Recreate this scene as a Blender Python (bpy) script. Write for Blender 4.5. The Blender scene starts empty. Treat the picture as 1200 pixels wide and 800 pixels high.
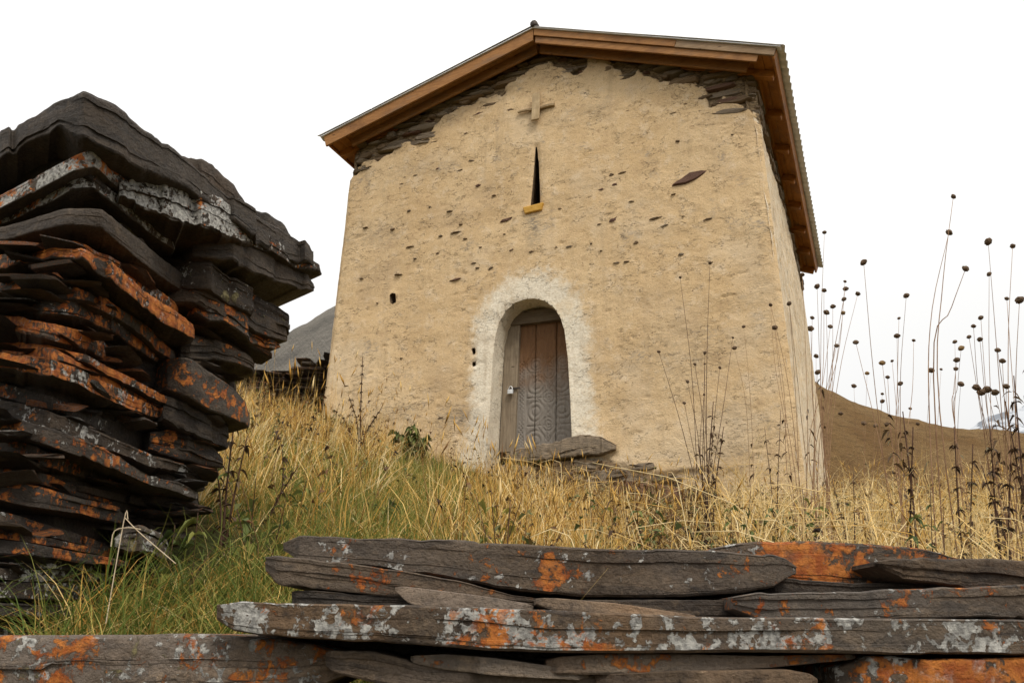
import bpy, math, random
import numpy as np
from mathutils import Matrix, Vector

random.seed(7)
RNG = np.random.default_rng(7)
scene = bpy.context.scene
col = scene.collection

# ------------------------------------------------------------------ camera
FPX, PIT, ROLL = 1000.0, math.radians(19.02), math.radians(1.62)     # focal length in photo pixels (1200 wide)
FW = np.array([0, math.cos(PIT), math.sin(PIT)])
_up = np.array([0, -math.sin(PIT), math.cos(PIT)]); _rt = np.array([1.0, 0, 0])
RT = _rt * math.cos(ROLL) + _up * math.sin(ROLL)
UP = -_rt * math.sin(ROLL) + _up * math.cos(ROLL)
cd = bpy.data.cameras.new('camera'); cam = bpy.data.objects.new('camera', cd); col.objects.link(cam)
cd.sensor_width = 36; cd.lens = 36 * FPX / 1200; cd.clip_start = 0.02; cd.clip_end = 20000
cam.matrix_world = Matrix(((RT[0], UP[0], -FW[0], 0), (RT[1], UP[1], -FW[1], 0), (RT[2], UP[2], -FW[2], 0), (0, 0, 0, 1)))
scene.camera = cam

# ------------------------------------------------------------------ overcast sky, weak broad sun, exposure
SUN_EL, SUN_AZ = math.radians(50), math.radians(158)     # compass style, 180 = behind the camera
world = bpy.data.worlds.new('World'); scene.world = world; world.use_nodes = True
wn = world.node_tree; wn.nodes.clear()
def wnode(t): return wn.nodes.new(t)
out = wnode('ShaderNodeOutputWorld'); bg = wnode('ShaderNodeBackground'); bg2 = wnode('ShaderNodeBackground'); ad = wnode('ShaderNodeAddShader')
sk = wnode('ShaderNodeTexSky'); sk.sky_type = 'NISHITA'; sk.sun_disc = False
sk.sun_elevation = SUN_EL; sk.sun_rotation = SUN_AZ; sk.dust_density = 4.0
hs = wnode('ShaderNodeHueSaturation'); hs.inputs['Saturation'].default_value = 0.15
wn.links.new(sk.outputs[0], hs.inputs['Color']); wn.links.new(hs.outputs[0], bg.inputs['Color']); bg.inputs['Strength'].default_value = 0.04
tc = wnode('ShaderNodeTexCoord'); sp = wnode('ShaderNodeSeparateXYZ'); wn.links.new(tc.outputs['Generated'], sp.inputs[0])
mx = wnode('ShaderNodeMath'); mx.operation = 'MAXIMUM'; mx.inputs[1].default_value = 0; wn.links.new(sp.outputs['Z'], mx.inputs[0])
ma = wnode('ShaderNodeMath'); ma.operation = 'MULTIPLY_ADD'; ma.inputs[1].default_value = 0.72; ma.inputs[2].default_value = 0.40
wn.links.new(mx.outputs[0], ma.inputs[0])                         # even overcast: brighter overhead than at the horizon
nz = wnode('ShaderNodeTexNoise'); nz.inputs['Scale'].default_value = 2.2; nz.inputs['Detail'].default_value = 4
wn.links.new(tc.outputs['Generated'], nz.inputs['Vector'])
m2 = wnode('ShaderNodeMath'); m2.operation = 'MULTIPLY_ADD'; m2.inputs[1].default_value = 0.16; m2.inputs[2].default_value = 0.92
wn.links.new(nz.outputs[0], m2.inputs[0])
m3 = wnode('ShaderNodeMath'); m3.operation = 'MULTIPLY'; wn.links.new(ma.outputs[0], m3.inputs[0]); wn.links.new(m2.outputs[0], m3.inputs[1])
m4 = wnode('ShaderNodeMath'); m4.operation = 'MULTIPLY'; m4.inputs[1].default_value = 1.0; wn.links.new(m3.outputs[0], m4.inputs[0])
bg2.inputs['Color'].default_value = (1.0, 0.99, 0.965, 1); wn.links.new(m4.outputs[0], bg2.inputs['Strength'])
wn.links.new(bg.outputs[0], ad.inputs[0]); wn.links.new(bg2.outputs[0], ad.inputs[1]); wn.links.new(ad.outputs[0], out.inputs['Surface'])

sd_ = bpy.data.lights.new('sun', 'SUN'); sd_.energy = 1.5; sd_.angle = math.radians(14); sd_.color = (1.0, 0.93, 0.82)
sun = bpy.data.objects.new('sun', sd_); col.objects.link(sun)
to_sun = Vector((math.sin(SUN_AZ) * math.cos(SUN_EL), math.cos(SUN_AZ) * math.cos(SUN_EL), math.sin(SUN_EL)))
sun.rotation_euler = to_sun.to_track_quat('Z', 'Y').to_euler(); sun.location = (6, -10, 20)

vs = scene.view_settings
vs.view_transform = 'Standard'; vs.look = 'None'; vs.exposure = 0.38; vs.gamma = 1.0; vs.use_curve_mapping = False
scene.render.engine = 'CYCLES'

# ------------------------------------------------------------------ small tools
def ray(x, y):
    x = np.asarray(x, float); y = np.asarray(y, float)
    return FW + RT * ((x - 600) / FPX)[..., None] + UP * ((400 - y) / FPX)[..., None]
def on_y(x, y, Y):
    d = ray(x, y); return d * (np.asarray(Y) / d[..., 1])[..., None]
def on_plane(x, y, P, N):
    d = ray(x, y); return d * ((P @ N) / (d @ N))[..., None]
def to_px(P):
    d = P @ FW; return 600 + FPX * (P @ RT) / d, 400 - FPX * (P @ UP) / d

def _hash(i, j, k):
    h = (i.astype(np.uint32) * np.uint32(374761393) + j.astype(np.uint32) * np.uint32(668265263) + k.astype(np.uint32) * np.uint32(2246822519))
    h = (h ^ (h >> np.uint32(13))) * np.uint32(1274126177)
    h = h ^ (h >> np.uint32(16))
    return (h & np.uint32(0xffffff)).astype(np.float64) / 8388607.5 - 1.0
def vnoise(p):
    p = np.asarray(p, float); i = np.floor(p).astype(np.int64); f = p - i; f = f * f * (3 - 2 * f)
    r = 0
    for a in (0, 1):
        for b in (0, 1):
            for c in (0, 1):
                w = (f[:, 0] if a else 1 - f[:, 0]) * (f[:, 1] if b else 1 - f[:, 1]) * (f[:, 2] if c else 1 - f[:, 2])
                r = r + w * _hash(i[:, 0] + a, i[:, 1] + b, i[:, 2] + c)
    return r
def fbm(p, o=4, g=0.5):
    p = np.asarray(p, float); r = 0; a = 1; t = 0
    for k in range(o):
        r = r + a * vnoise(p * 2 ** k + 17.3 * k); t += a; a *= g
    return r / t
def sstep(a, b, x):
    t = np.clip((np.asarray(x, float) - a) / (b - a), 0, 1); return t * t * (3 - 2 * t)

ORIG = {}
def origin_of(o):
    while o is not None:
        if o.name in ORIG: return ORIG[o.name]
        o = o.parent
    return np.zeros(3)
def mesh_np(name, V, faces, smooth=False):
    me = bpy.data.meshes.new(name)
    V = np.asarray(V, float)
    if isinstance(faces, np.ndarray):
        n = faces.shape[1]; m = len(faces)
        me.vertices.add(len(V)); me.vertices.foreach_set('co', V.ravel())
        me.loops.add(n * m); me.loops.foreach_set('vertex_index', faces.ravel().astype(np.int32))
        me.polygons.add(m); me.polygons.foreach_set('loop_start', np.arange(0, n * m, n, dtype=np.int32))
        me.polygons.foreach_set('loop_total', np.full(m, n, np.int32))
        me.update(calc_edges=True)
    else:
        me.from_pydata([tuple(v) for v in V], [], [tuple(f) for f in faces]); me.update()
    if smooth: me.polygons.foreach_set('use_smooth', np.ones(len(me.polygons), bool))
    return me
def obj(name, V, faces, mat, parent=None, smooth=False, attrs=None):
    V = np.asarray(V, float) - origin_of(parent)
    me = mesh_np(name, V, faces, smooth); me.materials.append(mat)
    for k, a in (attrs or {}).items():
        at = me.attributes.new(k, 'FLOAT', 'POINT'); at.data.foreach_set('value', np.asarray(a, np.float32))
    o = bpy.data.objects.new(name, me); col.objects.link(o)
    if parent is not None: o.parent = parent
    return o
def tag(o, label=None, cat=None, group=None, kind=None):
    if label: o['label'] = label
    if cat: o['category'] = cat
    if group: o['group'] = group
    if kind: o['kind'] = kind
    return o
def thing(name, loc, label, cat, group=None):
    o = bpy.data.objects.new(name, None); col.objects.link(o); o.location = tuple(loc); o.empty_display_size = 0.1
    ORIG[o.name] = np.array(loc, float)
    return tag(o, label, cat, group)
def grid_faces(nr, nc, keep=None):
    a = np.arange((nr - 1) * (nc - 1)); r = a // (nc - 1); c = a % (nc - 1); i = r * nc + c
    f = np.stack([i, i + 1, i + nc + 1, i + nc], 1)
    return f if keep is None else f[keep]
BOXF = [(0, 1, 2, 3), (7, 6, 5, 4), (0, 4, 5, 1), (1, 5, 6, 2), (2, 6, 7, 3), (3, 7, 4, 0)]
def box8(P):   # eight corners, bottom loop then top loop
    return np.asarray(P, float), BOXF
class MB:
    def __init__(s): s.V = []; s.F = []; s.n = 0
    def add(s, V, F):
        s.V.append(np.asarray(V, float)); s.F += [tuple(int(i) + s.n for i in f) for f in F]; s.n += len(V)
    def build(s, name, mat, parent=None, smooth=False):
        return obj(name, np.concatenate(s.V), s.F, mat, parent, smooth)
def tube(pts, r, sides=5):
    pts = np.asarray(pts, float); n = len(pts); r = np.broadcast_to(np.asarray(r, float), (n,))
    t = np.gradient(pts, axis=0); t /= np.linalg.norm(t, axis=1)[:, None] + 1e-9
    a = np.array([0.31, 0.92, 0.23]); b = np.cross(t, a); b /= np.linalg.norm(b, axis=1)[:, None] + 1e-9; c = np.cross(t, b)
    an = np.arange(sides) * 2 * math.pi / sides
    V = pts[:, None] + r[:, None, None] * (np.cos(an)[None, :, None] * b[:, None] + np.sin(an)[None, :, None] * c[:, None])
    F = []
    for i in range(n - 1):
        for j in range(sides):
            k = (j + 1) % sides
            F.append((i * sides + j, i * sides + k, (i + 1) * sides + k, (i + 1) * sides + j))
    F.append(tuple(range(sides))[::-1]); F.append(tuple((n - 1) * sides + j for j in range(sides)))
    return V.reshape(-1, 3), F
def smooth_path(P, n):
    P = np.asarray(P, float)
    if len(P) < 3:
        t = np.linspace(0, 1, n)[:, None]; return P[0] * (1 - t) + P[-1] * t
    Q = np.vstack([2 * P[0] - P[1], P, 2 * P[-1] - P[-2]]); out = []
    m = len(P) - 1
    for s in np.linspace(0, m - 1e-6, n):
        i = int(s); t = s - i; a, b, c, d = Q[i:i + 4]
        out.append(0.5 * (2 * b + (c - a) * t + (2 * a - 5 * b + 4 * c - d) * t * t + (3 * b - a - 3 * c + d) * t ** 3))
    return np.array(out)

# ------------------------------------------------------------------ materials
class NT:
    def __init__(s, name):
        s.m = bpy.data.materials.new(name); s.m.use_nodes = True; s.t = s.m.node_tree; s.t.nodes.clear()
        s.out = s.t.nodes.new('ShaderNodeOutputMaterial'); s.b = s.t.nodes.new('ShaderNodeBsdfPrincipled')
        s.t.links.new(s.b.outputs[0], s.out.inputs[0]); s.b.inputs['Specular IOR Level'].default_value = 0.25
    def set(s, sock, v):
        if isinstance(v, bpy.types.NodeSocket): s.t.links.new(v, sock)
        elif isinstance(v, (tuple, list)) and len(v) == 3 and sock.type == 'RGBA': sock.default_value = (*v, 1)
        else: sock.default_value = v
    def coord(s, kind='Object', scale=(1, 1, 1), off=None, rnd=False):
        c = s.t.nodes.new('ShaderNodeTexCoord').outputs[kind]
        if rnd:
            oi = s.t.nodes.new('ShaderNodeObjectInfo'); mu = s.t.nodes.new('ShaderNodeVectorMath'); mu.operation = 'MULTIPLY_ADD'
            s.t.links.new(oi.outputs['Random'], mu.inputs[0]); mu.inputs[1].default_value = (37, 53, 71); s.t.links.new(c, mu.inputs[2]); c = mu.outputs[0]
        mp = s.t.nodes.new('ShaderNodeMapping'); mp.inputs['Scale'].default_value = scale
        if off: mp.inputs['Location'].default_value = off
        s.t.links.new(c, mp.inputs['Vector']); return mp.outputs[0]
    def noise(s, vec, scale, detail=4, rough=0.55, dist=0.0, color=False):
        n = s.t.nodes.new('ShaderNodeTexNoise'); s.t.links.new(vec, n.inputs['Vector'])
        n.inputs['Scale'].default_value = scale; n.inputs['Detail'].default_value = detail; n.inputs['Roughness'].default_value = rough; n.inputs['Distortion'].default_value = dist
        return n.outputs[1 if color else 0]
    def voro(s, vec, scale, feature='F1', out='Distance', rand=1.0):
        n = s.t.nodes.new('ShaderNodeTexVoronoi'); n.feature = feature; s.t.links.new(vec, n.inputs['Vector']); n.inputs['Scale'].default_value = scale
        n.inputs['Randomness'].default_value = rand
        return n.outputs[out]
    def ramp(s, fac, a, b, lo=0.0, hi=1.0):
        n = s.t.nodes.new('ShaderNodeMapRange'); n.interpolation_type = 'SMOOTHSTEP'; s.set(n.inputs['Value'], fac)
        s.set(n.inputs['From Min'], a); s.set(n.inputs['From Max'], b); s.set(n.inputs['To Min'], lo); s.set(n.inputs['To Max'], hi); return n.outputs[0]
    def math(s, op, a, b=0.0, c=0.0, clamp=False):
        n = s.t.nodes.new('ShaderNodeMath'); n.operation = op; n.use_clamp = clamp
        s.set(n.inputs[0], a); s.set(n.inputs[1], b)
        if op == 'MULTIPLY_ADD': s.set(n.inputs[2], c)
        return n.outputs[0]
    def mix(s, fac, a, b, mode='MIX'):
        n = s.t.nodes.new('ShaderNodeMix'); n.data_type = 'RGBA'; n.blend_type = mode
        s.set(n.inputs[0], fac); s.set(n.inputs[6], a); s.set(n.inputs[7], b); return n.outputs[2]
    def attr(s, name, kind='GEOMETRY'):
        n = s.t.nodes.new('ShaderNodeAttribute'); n.attribute_type = kind; n.attribute_name = name; return n.outputs['Fac']
    def rnd(s): return s.t.nodes.new('ShaderNodeObjectInfo').outputs['Random']
    def vadd(s, a, b, k=1.0):
        sc = s.t.nodes.new('ShaderNodeVectorMath'); sc.operation = 'SCALE'; s.t.links.new(b, sc.inputs[0]); sc.inputs['Scale'].default_value = k
        n = s.t.nodes.new('ShaderNodeVectorMath'); s.t.links.new(a, n.inputs[0]); s.t.links.new(sc.outputs[0], n.inputs[1]); return n.outputs[0]
    def bump(s, h, strength=0.5, dist=0.01, prev=None):
        n = s.t.nodes.new('ShaderNodeBump'); s.t.links.new(h, n.inputs['Height']); n.inputs['Strength'].default_value = strength; n.inputs['Distance'].default_value = dist
        if prev is not None: s.t.links.new(prev, n.inputs['Normal'])
        return n.outputs[0]
    def done(s, color, rough=0.8, normal=None, metal=0.0, spec=None):
        s.set(s.b.inputs['Base Color'], color); s.set(s.b.inputs['Roughness'], rough); s.set(s.b.inputs['Metallic'], metal)
        if normal is not None: s.t.links.new(normal, s.b.inputs['Normal'])
        if spec is not None: s.b.inputs['Specular IOR Level'].default_value = spec
        return s.m

def mat_slate():
    n = NT('lichened_slate'); c = n.coord(rnd=True); cl = n.coord(rnd=True, scale=(5.0, 5.0, 13))
    r = n.rnd()
    warp = n.vadd(n.coord(rnd=True, scale=(1, 1, 5.5)), n.noise(c, 14, 4, 0.6, color=True), 0.10)
    flake = n.voro(warp, 13, 'F1', 'Color'); flake2 = n.voro(warp, 38, 'F1', 'Color')
    fsep = n.t.nodes.new('ShaderNodeSeparateColor'); n.t.links.new(flake, fsep.inputs[0]); fsep2 = n.t.nodes.new('ShaderNodeSeparateColor'); n.t.links.new(flake2, fsep2.inputs[0])
    f1, f2 = fsep.outputs[0], fsep2.outputs[1]
    lam = n.noise(cl, 3.0, 8, 0.68, 1.2); lam2 = n.noise(cl, 9.0, 6, 0.65, 0.8)
    big = n.noise(c, 5.0, 6, 0.6); fine = n.noise(c, 110, 6, 0.7); mid = n.noise(c, 28, 6, 0.68)
    tone = n.attr('tone', 'OBJECT')
    base = n.mix(f1, (0.018, 0.014, 0.012), (0.088, 0.064, 0.042))
    base = n.mix(n.math('MULTIPLY', f2, 0.55), base, (0.050, 0.039, 0.030))
    base = n.mix(n.ramp(lam, 0.44, 0.68, 0, 0.35), base, (0.105, 0.078, 0.052))
    base = n.mix(n.ramp(big, 0.42, 0.66, 0, 0.8), base, n.mix(n.ramp(r, 0.0, 1.0), (0.105, 0.066, 0.035), (0.060, 0.052, 0.046)))
    base = n.mix(n.ramp(mid, 0.55, 0.75, 0, 0.7), base, (0.165, 0.125, 0.085))
    base = n.mix(n.ramp(mid, 0.46, 0.30, 0, 0.7), base, (0.014, 0.011, 0.010))
    base = n.mix(n.ramp(fine, 0.38, 0.72, 0.0, 0.35), base, (0.014, 0.012, 0.010))
    gr = n.noise(c, 1.7, 3); base = n.mix(n.math('MULTIPLY', n.ramp(gr, 0.4, 0.7), 0.3), base, (0.12, 0.112, 0.102))
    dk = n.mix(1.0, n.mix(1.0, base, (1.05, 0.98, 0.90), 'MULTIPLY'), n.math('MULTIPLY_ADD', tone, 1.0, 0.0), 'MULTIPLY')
    # crusts of lichen: fractal blotches, never on undersides
    crumb = n.noise(c, 150, 5, 0.7)
    ge = n.t.nodes.new('ShaderNodeNewGeometry'); sg = n.t.nodes.new('ShaderNodeSeparateXYZ'); n.t.links.new(ge.outputs['Normal'], sg.inputs[0])
    lit = n.ramp(sg.outputs['Z'], -0.75, -0.25)
    def patches(scale, amt, off, soft, region, rough):
        cc = n.t.nodes.new('ShaderNodeVectorMath'); n.t.links.new(c, cc.inputs[0]); cc.inputs[1].default_value = off
        v = n.noise(cc.outputs[0], scale, 10, rough, 0.35); g = n.noise(cc.outputs[0], region, 2, 0.5)
        val = n.math('ADD', n.math('MULTIPLY', v, 0.62), n.math('MULTIPLY', g, 0.38))
        thr = n.math('MULTIPLY_ADD', amt, -0.30, 0.618)
        return n.math('MULTIPLY', n.ramp(n.math('SUBTRACT', val, thr), -soft, soft), lit), v
    gO, vO = patches(42, n.attr('orange', 'OBJECT'), (3.1, 7.7, 1.3), 0.020, 10, 0.70)
    gG, vG = patches(64, n.attr('grey', 'OBJECT'), (13.7, 2.9, 8.8), 0.012, 18, 0.62)
    gY, vY = patches(26, n.attr('olive', 'OBJECT'), (23.7, 5.9, 4.8), 0.02, 8.0, 0.68)
    oc = n.mix(n.ramp(n.noise(c, 55, 4), 0.35, 0.65), (0.36, 0.085, 0.012), (0.60, 0.205, 0.036))
    gc = n.mix(n.ramp(n.noise(c, 120, 4), 0.35, 0.65), (0.26, 0.25, 0.23), (0.58, 0.56, 0.51))
    yc = n.mix(n.ramp(n.noise(c, 70, 4), 0.35, 0.65), (0.12, 0.10, 0.035), (0.34, 0.29, 0.14))
    k = n.mix(n.math('MULTIPLY', gY, 0.9), dk, yc); k = n.mix(gG, k, gc); k = n.mix(n.math('MULTIPLY', gO, n.ramp(mid, 0.30, 0.52, 0.25, 1.0)), k, oc)
    h = n.math('ADD', n.math('MULTIPLY', f1, 0.8), n.math('ADD', n.math('MULTIPLY', f2, 0.35), n.math('MULTIPLY', lam2, 0.25)))
    nb = n.bump(h, 0.9, 0.020); nb = n.bump(n.math('ADD', fine, mid), 0.85, 0.012, nb)
    lic = n.math('MULTIPLY', n.math('MAXIMUM', n.math('MAXIMUM', gO, gG), gY), n.math('ADD', crumb, 0.4))
    nb = n.bump(lic, 0.9, 0.005, nb)
    return n.done(k, n.ramp(fine, 0.2, 0.8, 0.55, 0.85), nb, spec=0.35)
M_SLATE = mat_slate()

def mat_stucco():
    n = NT('ochre_lime_plaster'); c = n.coord()
    cz = n.coord(scale=(1.0, 1.0, 2.6))
    a = n.noise(c, 1.1, 5, 0.6); b = n.noise(cz, 5.0, 6, 0.65); f = n.noise(c, 42, 6, 0.7); g = n.noise(cz, 17, 6, 0.7, 0.5)
    sp_ = n.noise(c, 120, 4, 0.7); bi = n.noise(c, 6.5, 7, 0.68)
    col_ = n.mix(n.ramp(a, 0.3, 0.7), (0.57, 0.402, 0.218), (0.66, 0.488, 0.285))
    col_ = n.mix(n.ramp(bi, 0.50, 0.70, 0, 0.55), col_, (0.70, 0.565, 0.40))
    col_ = n.mix(n.ramp(bi, 0.47, 0.30, 0, 0.55), col_, (0.44, 0.30, 0.17))
    col_ = n.mix(n.ramp(f, 0.54, 0.72, 0, 0.6), col_, (0.29, 0.19, 0.10))
    col_ = n.mix(n.ramp(f, 0.45, 0.28, 0, 0.5), col_, (0.76, 0.64, 0.47))
    col_ = n.mix(n.ramp(sp_, 0.52, 0.70, 0, 0.75), col_, (0.24, 0.155, 0.085))
    # grey lime showing where the ochre wash is worn
    w2 = n.noise(c, 2.7, 7, 0.68); col_ = n.mix(n.math('MULTIPLY', n.ramp(w2, 0.56, 0.70), n.ramp(g, 0.42, 0.6)), col_, (0.33, 0.27, 0.20))
    white = n.attr('white'); stain = n.attr('stain'); bare = n.attr('bare')
    wm = n.ramp(n.math('ADD', white, n.math('MULTIPLY', n.math('SUBTRACT', n.noise(c, 9, 6, 0.7), 0.5), 1.3)), 0.15, 0.7)
    wc = n.mix(n.ramp(f, 0.4, 0.7), (0.76, 0.69, 0.56), (0.58, 0.49, 0.36))
    wc = n.mix(n.ramp(w2, 0.5, 0.68, 0, 0.5), wc, (0.60, 0.46, 0.28))
    col_ = n.mix(wm, col_, wc)
    stk = n.noise(n.coord(scale=(5, 5, 0.35)), 1.6, 5, 0.6); col_ = n.mix(n.math('MULTIPLY', n.ramp(stk, 0.5, 0.72), n.ramp(a, 0.35, 0.6, 0.1, 0.42)), col_, (0.36, 0.26, 0.155))
    br = n.noise(c, 0.75, 4, 0.6); col_ = n.mix(n.ramp(br, 0.52, 0.66, 0, 0.35), col_, (0.70, 0.58, 0.42)); col_ = n.mix(n.ramp(br, 0.46, 0.32, 0, 0.35), col_, (0.43, 0.315, 0.20))
    st = n.math('MULTIPLY', stain, n.ramp(g, 0.35, 0.62)); col_ = n.mix(st, col_, (0.20, 0.175, 0.14))
    bm = n.ramp(bare, 0.35, 0.65); col_ = n.mix(bm, col_, n.mix(n.ramp(g, 0.35, 0.65), (0.10, 0.072, 0.045), (0.33, 0.235, 0.135)))
    # hairline cracks: ridges of stretched noise, broken up
    cr = n.noise(n.vadd(cz, n.noise(c, 6, 3, color=True), 0.10), 4.2, 5, 0.62); crm = n.ramp(n.math('ABSOLUTE', n.math('SUBTRACT', cr, 0.5)), 0.0022, 0.008, 1, 0)
    crm = n.math('MULTIPLY', crm, n.ramp(n.noise(c, 3.3, 3), 0.46, 0.55)); col_ = n.mix(n.math('MULTIPLY', crm, 0.75), col_, (0.10, 0.070, 0.040))
    # little pits and straw marks
    pv = n.voro(n.vadd(n.coord(scale=(1, 1, 2.4)), n.noise(c, 30, 3, color=True), 0.03), 15); pm = n.math('MULTIPLY', n.ramp(pv, 0.10, 0.17, 1, 0), n.ramp(n.noise(c, 2.2, 3), 0.52, 0.64))
    col_ = n.mix(n.math('MULTIPLY', pm, 0.6), col_, (0.15, 0.10, 0.055))
    nb = n.bump(bi, 0.22, 0.03); nb = n.bump(n.math('SUBTRACT', n.math('ADD', n.math('MULTIPLY', g, 0.45), f), n.math('MULTIPLY', n.math('ADD', crm, pm), 0.9)), 0.8, 0.013, nb)
    return n.done(col_, 0.92, nb, spec=0.1)
M_STUCCO = mat_stucco()

def mat_stone(name, lo, hi, warm):
    n = NT(name); c = n.coord(rnd=True, scale=(1, 1, 1)); r = n.rnd()
    cz = n.coord(rnd=True, scale=(1, 1, 6))
    k = n.mix(r, lo, hi); k = n.mix(n.ramp(n.noise(cz, 9, 6, 0.65), 0.35, 0.7, 0, 0.8), k, warm)
    k = n.mix(n.ramp(n.noise(c, 30, 5, 0.7), 0.45, 0.75, 0, 0.6), k, (0.03, 0.026, 0.022))
    nb = n.bump(n.noise(cz, 14, 6, 0.7), 0.8, 0.02)
    return n.done(k, 0.82, nb)
M_WSTONE = mat_stone('wall_stone', (0.105, 0.072, 0.045), (0.24, 0.165, 0.095), (0.27, 0.18, 0.10))
M_RSTONE = mat_stone('reddish_stone', (0.13, 0.065, 0.045), (0.20, 0.11, 0.07), (0.17, 0.10, 0.075))
M_GSTONE = mat_stone('grey_block_stone', (0.16, 0.125, 0.09), (0.26, 0.205, 0.145), (0.29, 0.22, 0.145))

def mat_wood(name, a, b, dark, scale=(3, 3, 40), gloss=0.55):
    n = NT(name); c = n.coord(rnd=True, scale=scale); cc = n.coord(rnd=True)
    g = n.noise(c, 2.2, 7, 0.65, 0.6); k = n.mix(n.ramp(g, 0.3, 0.7), a, b)
    k = n.mix(n.ramp(n.noise(c, 7, 5, 0.7), 0.55, 0.8, 0, 0.7), k, dark)
    k = n.mix(n.ramp(n.noise(cc, 1.6, 5, 0.6), 0.5, 0.72, 0, 0.55), k, dark)
    k = n.mix(n.ramp(n.noise(n.coord(scale=(2, 2, 6)), 1.3, 6, 0.7), 0.48, 0.68, 0, 0.5), k, n.mix(0.5, dark, (0.24, 0.19, 0.14)))
    kv = n.voro(n.coord(rnd=True, scale=(1.5, 1.5, 4)), 2.6); k = n.mix(n.ramp(kv, 0.06, 0.13, 0.8, 0), k, dark)
    return n.done(k, gloss, n.bump(g, 0.5, 0.008), spec=0.2)

def mat_metal():
    n = NT('galvanised_sheet'); c = n.coord()
    k = n.mix(n.ramp(n.noise(c, 6, 5), 0.35, 0.7), (0.68, 0.68, 0.69), (0.80, 0.80, 0.80))
    k = n.mix(n.ramp(n.noise(c, 2.0, 6, 0.7), 0.60, 0.75, 0, 0.3), k, (0.30, 0.25, 0.21))
    return n.done(k, 0.5, None, metal=0.1)
M_METAL = mat_metal()

def mat_blade(name, cols, trans=0.25):
    n = NT(name); t = n.attr('tint'); h = n.attr('along')
    cr = n.t.nodes.new('ShaderNodeValToRGB'); e = cr.color_ramp.elements
    e[0].position = 0; e[0].color = (*cols[0], 1); e[1].position = 1; e[1].color = (*cols[-1], 1)
    for i, cc in enumerate(cols[1:-1]): q = e.new((i + 1) / (len(cols) - 1)); q.color = (*cc, 1)
    n.t.links.new(t, cr.inputs[0])
    n.done(cr.outputs[0], 0.6, spec=0.15)
    tr = n.t.nodes.new('ShaderNodeBsdfTranslucent'); n.t.links.new(cr.outputs[0], tr.inputs[0])
    mx_ = n.t.nodes.new('ShaderNodeMixShader'); mx_.inputs[0].default_value = trans
    n.t.links.new(n.b.outputs[0], mx_.inputs[1]); n.t.links.new(tr.outputs[0], mx_.inputs[2]); n.t.links.new(mx_.outputs[0], n.out.inputs[0])
    return n.m
M_DRY = mat_blade('dry_grass_blade', [(0.14, 0.060, 0.015), (0.47, 0.255, 0.050), (0.70, 0.46, 0.14), (0.82, 0.67, 0.38)])
M_GREEN = mat_blade('green_grass_blade', [(0.050, 0.085, 0.015), (0.100, 0.145, 0.027), (0.20, 0.21, 0.045), (0.42, 0.32, 0.10)])
M_LEAF = mat_blade('leaf', [(0.055, 0.078, 0.026), (0.10, 0.128, 0.042), (0.19, 0.195, 0.05), (0.32, 0.27, 0.06)], 0.3)
M_WILT = mat_blade('withered_leaf', [(0.035, 0.022, 0.014), (0.075, 0.045, 0.026), (0.13, 0.085, 0.047), (0.13, 0.115, 0.06)], 0.2)
def mat_plain(name, a, b, scale=60, rough=0.8, spec=0.15, metal=0.0):
    n = NT(name); c = n.coord(rnd=True); k = n.mix(n.ramp(n.noise(c, scale, 4), 0.3, 0.7), a, b); k = n.mix(n.math('MULTIPLY', n.rnd(), 0.4), k, b)
    return n.done(k, rough, n.bump(n.noise(c, scale * 2, 3), 0.4, 0.003), metal=metal, spec=spec)
M_STEM = mat_plain('dead_stem', (0.17, 0.088, 0.048), (0.32, 0.20, 0.115), 30)
M_STEMD = mat_plain('dark_dead_stem', (0.045, 0.024, 0.016), (0.085, 0.045, 0.028), 30)
M_HEAD = mat_plain('seed_head', (0.055, 0.034, 0.022), (0.15, 0.10, 0.06), 180)
M_HEADT = mat_plain('tan_seed_head', (0.16, 0.095, 0.04), (0.26, 0.17, 0.08), 180)

# ------------------------------------------------------------------ ground
def ground_z(X, Y):
    X = np.asarray(X, float); Y = np.asarray(Y, float)
    ye = np.where(Y < 11, Y, 11 + 3.0 * (1 - np.exp(-(Y - 11) / 3.0)))
    x = X - 0.23
    g = np.where(x < -2.4, 0.68 + 0.22 * 6 * (1 - np.exp((x + 2.4) / 6)), np.where(x < 2.6, -0.18 * x + 0.043 * x * x, -0.177 + 0.0436 * 1.2 * (1 - np.exp(-(x - 2.6) / 1.2))))
    g = g - 0.035 * np.clip(x - 3.2, 0, None) ** 1.35 * sstep(7, 12, Y)
    z = 1.60 + 0.228 * (ye - 9.6) + g * sstep(-2, 6, Y) ** 0.6
    z = z - 0.16 * sstep(3.2, 1.7, Y)
    z = np.where(Y < 1.62, np.minimum(z, -0.06), z)
    z = z + (-0.48 - z) * sstep(1.45, 1.25, Y)
    d = np.hypot(X, Y - 7)
    z = z + (-38 - z) * sstep(17, 90, d)
    return z
def axis(fine_lo, fine_hi, step, far):
    a = list(np.arange(fine_lo, fine_hi + 1e-6, step)); s = step; hi = [a[-1]]; lo = [a[0]]
    while hi[-1] < far: s *= 1.22; hi.append(hi[-1] + s)
    s = step
    while lo[-1] > -far: s *= 1.22; lo.append(lo[-1] - s)
    return np.array(lo[:0:-1] + a + hi[1:])
gx, gy = axis(-7, 9, 0.09, 9000), axis(-0.5, 15, 0.09, 9000)
GX, GY = np.meshgrid(gx, gy)
GZ = ground_z(GX, GY).ravel()
P2 = np.stack([GX.ravel(), GY.ravel(), 0 * GZ], 1)
near = np.exp(-np.hypot(GX, GY - 6).ravel() / 25)
GZ = GZ + (0.05 * fbm(P2 * 1.3, 4) + 0.025 * fbm(P2 * 6, 3)) * near * sstep(1.2, 2.0, GY.ravel())
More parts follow.
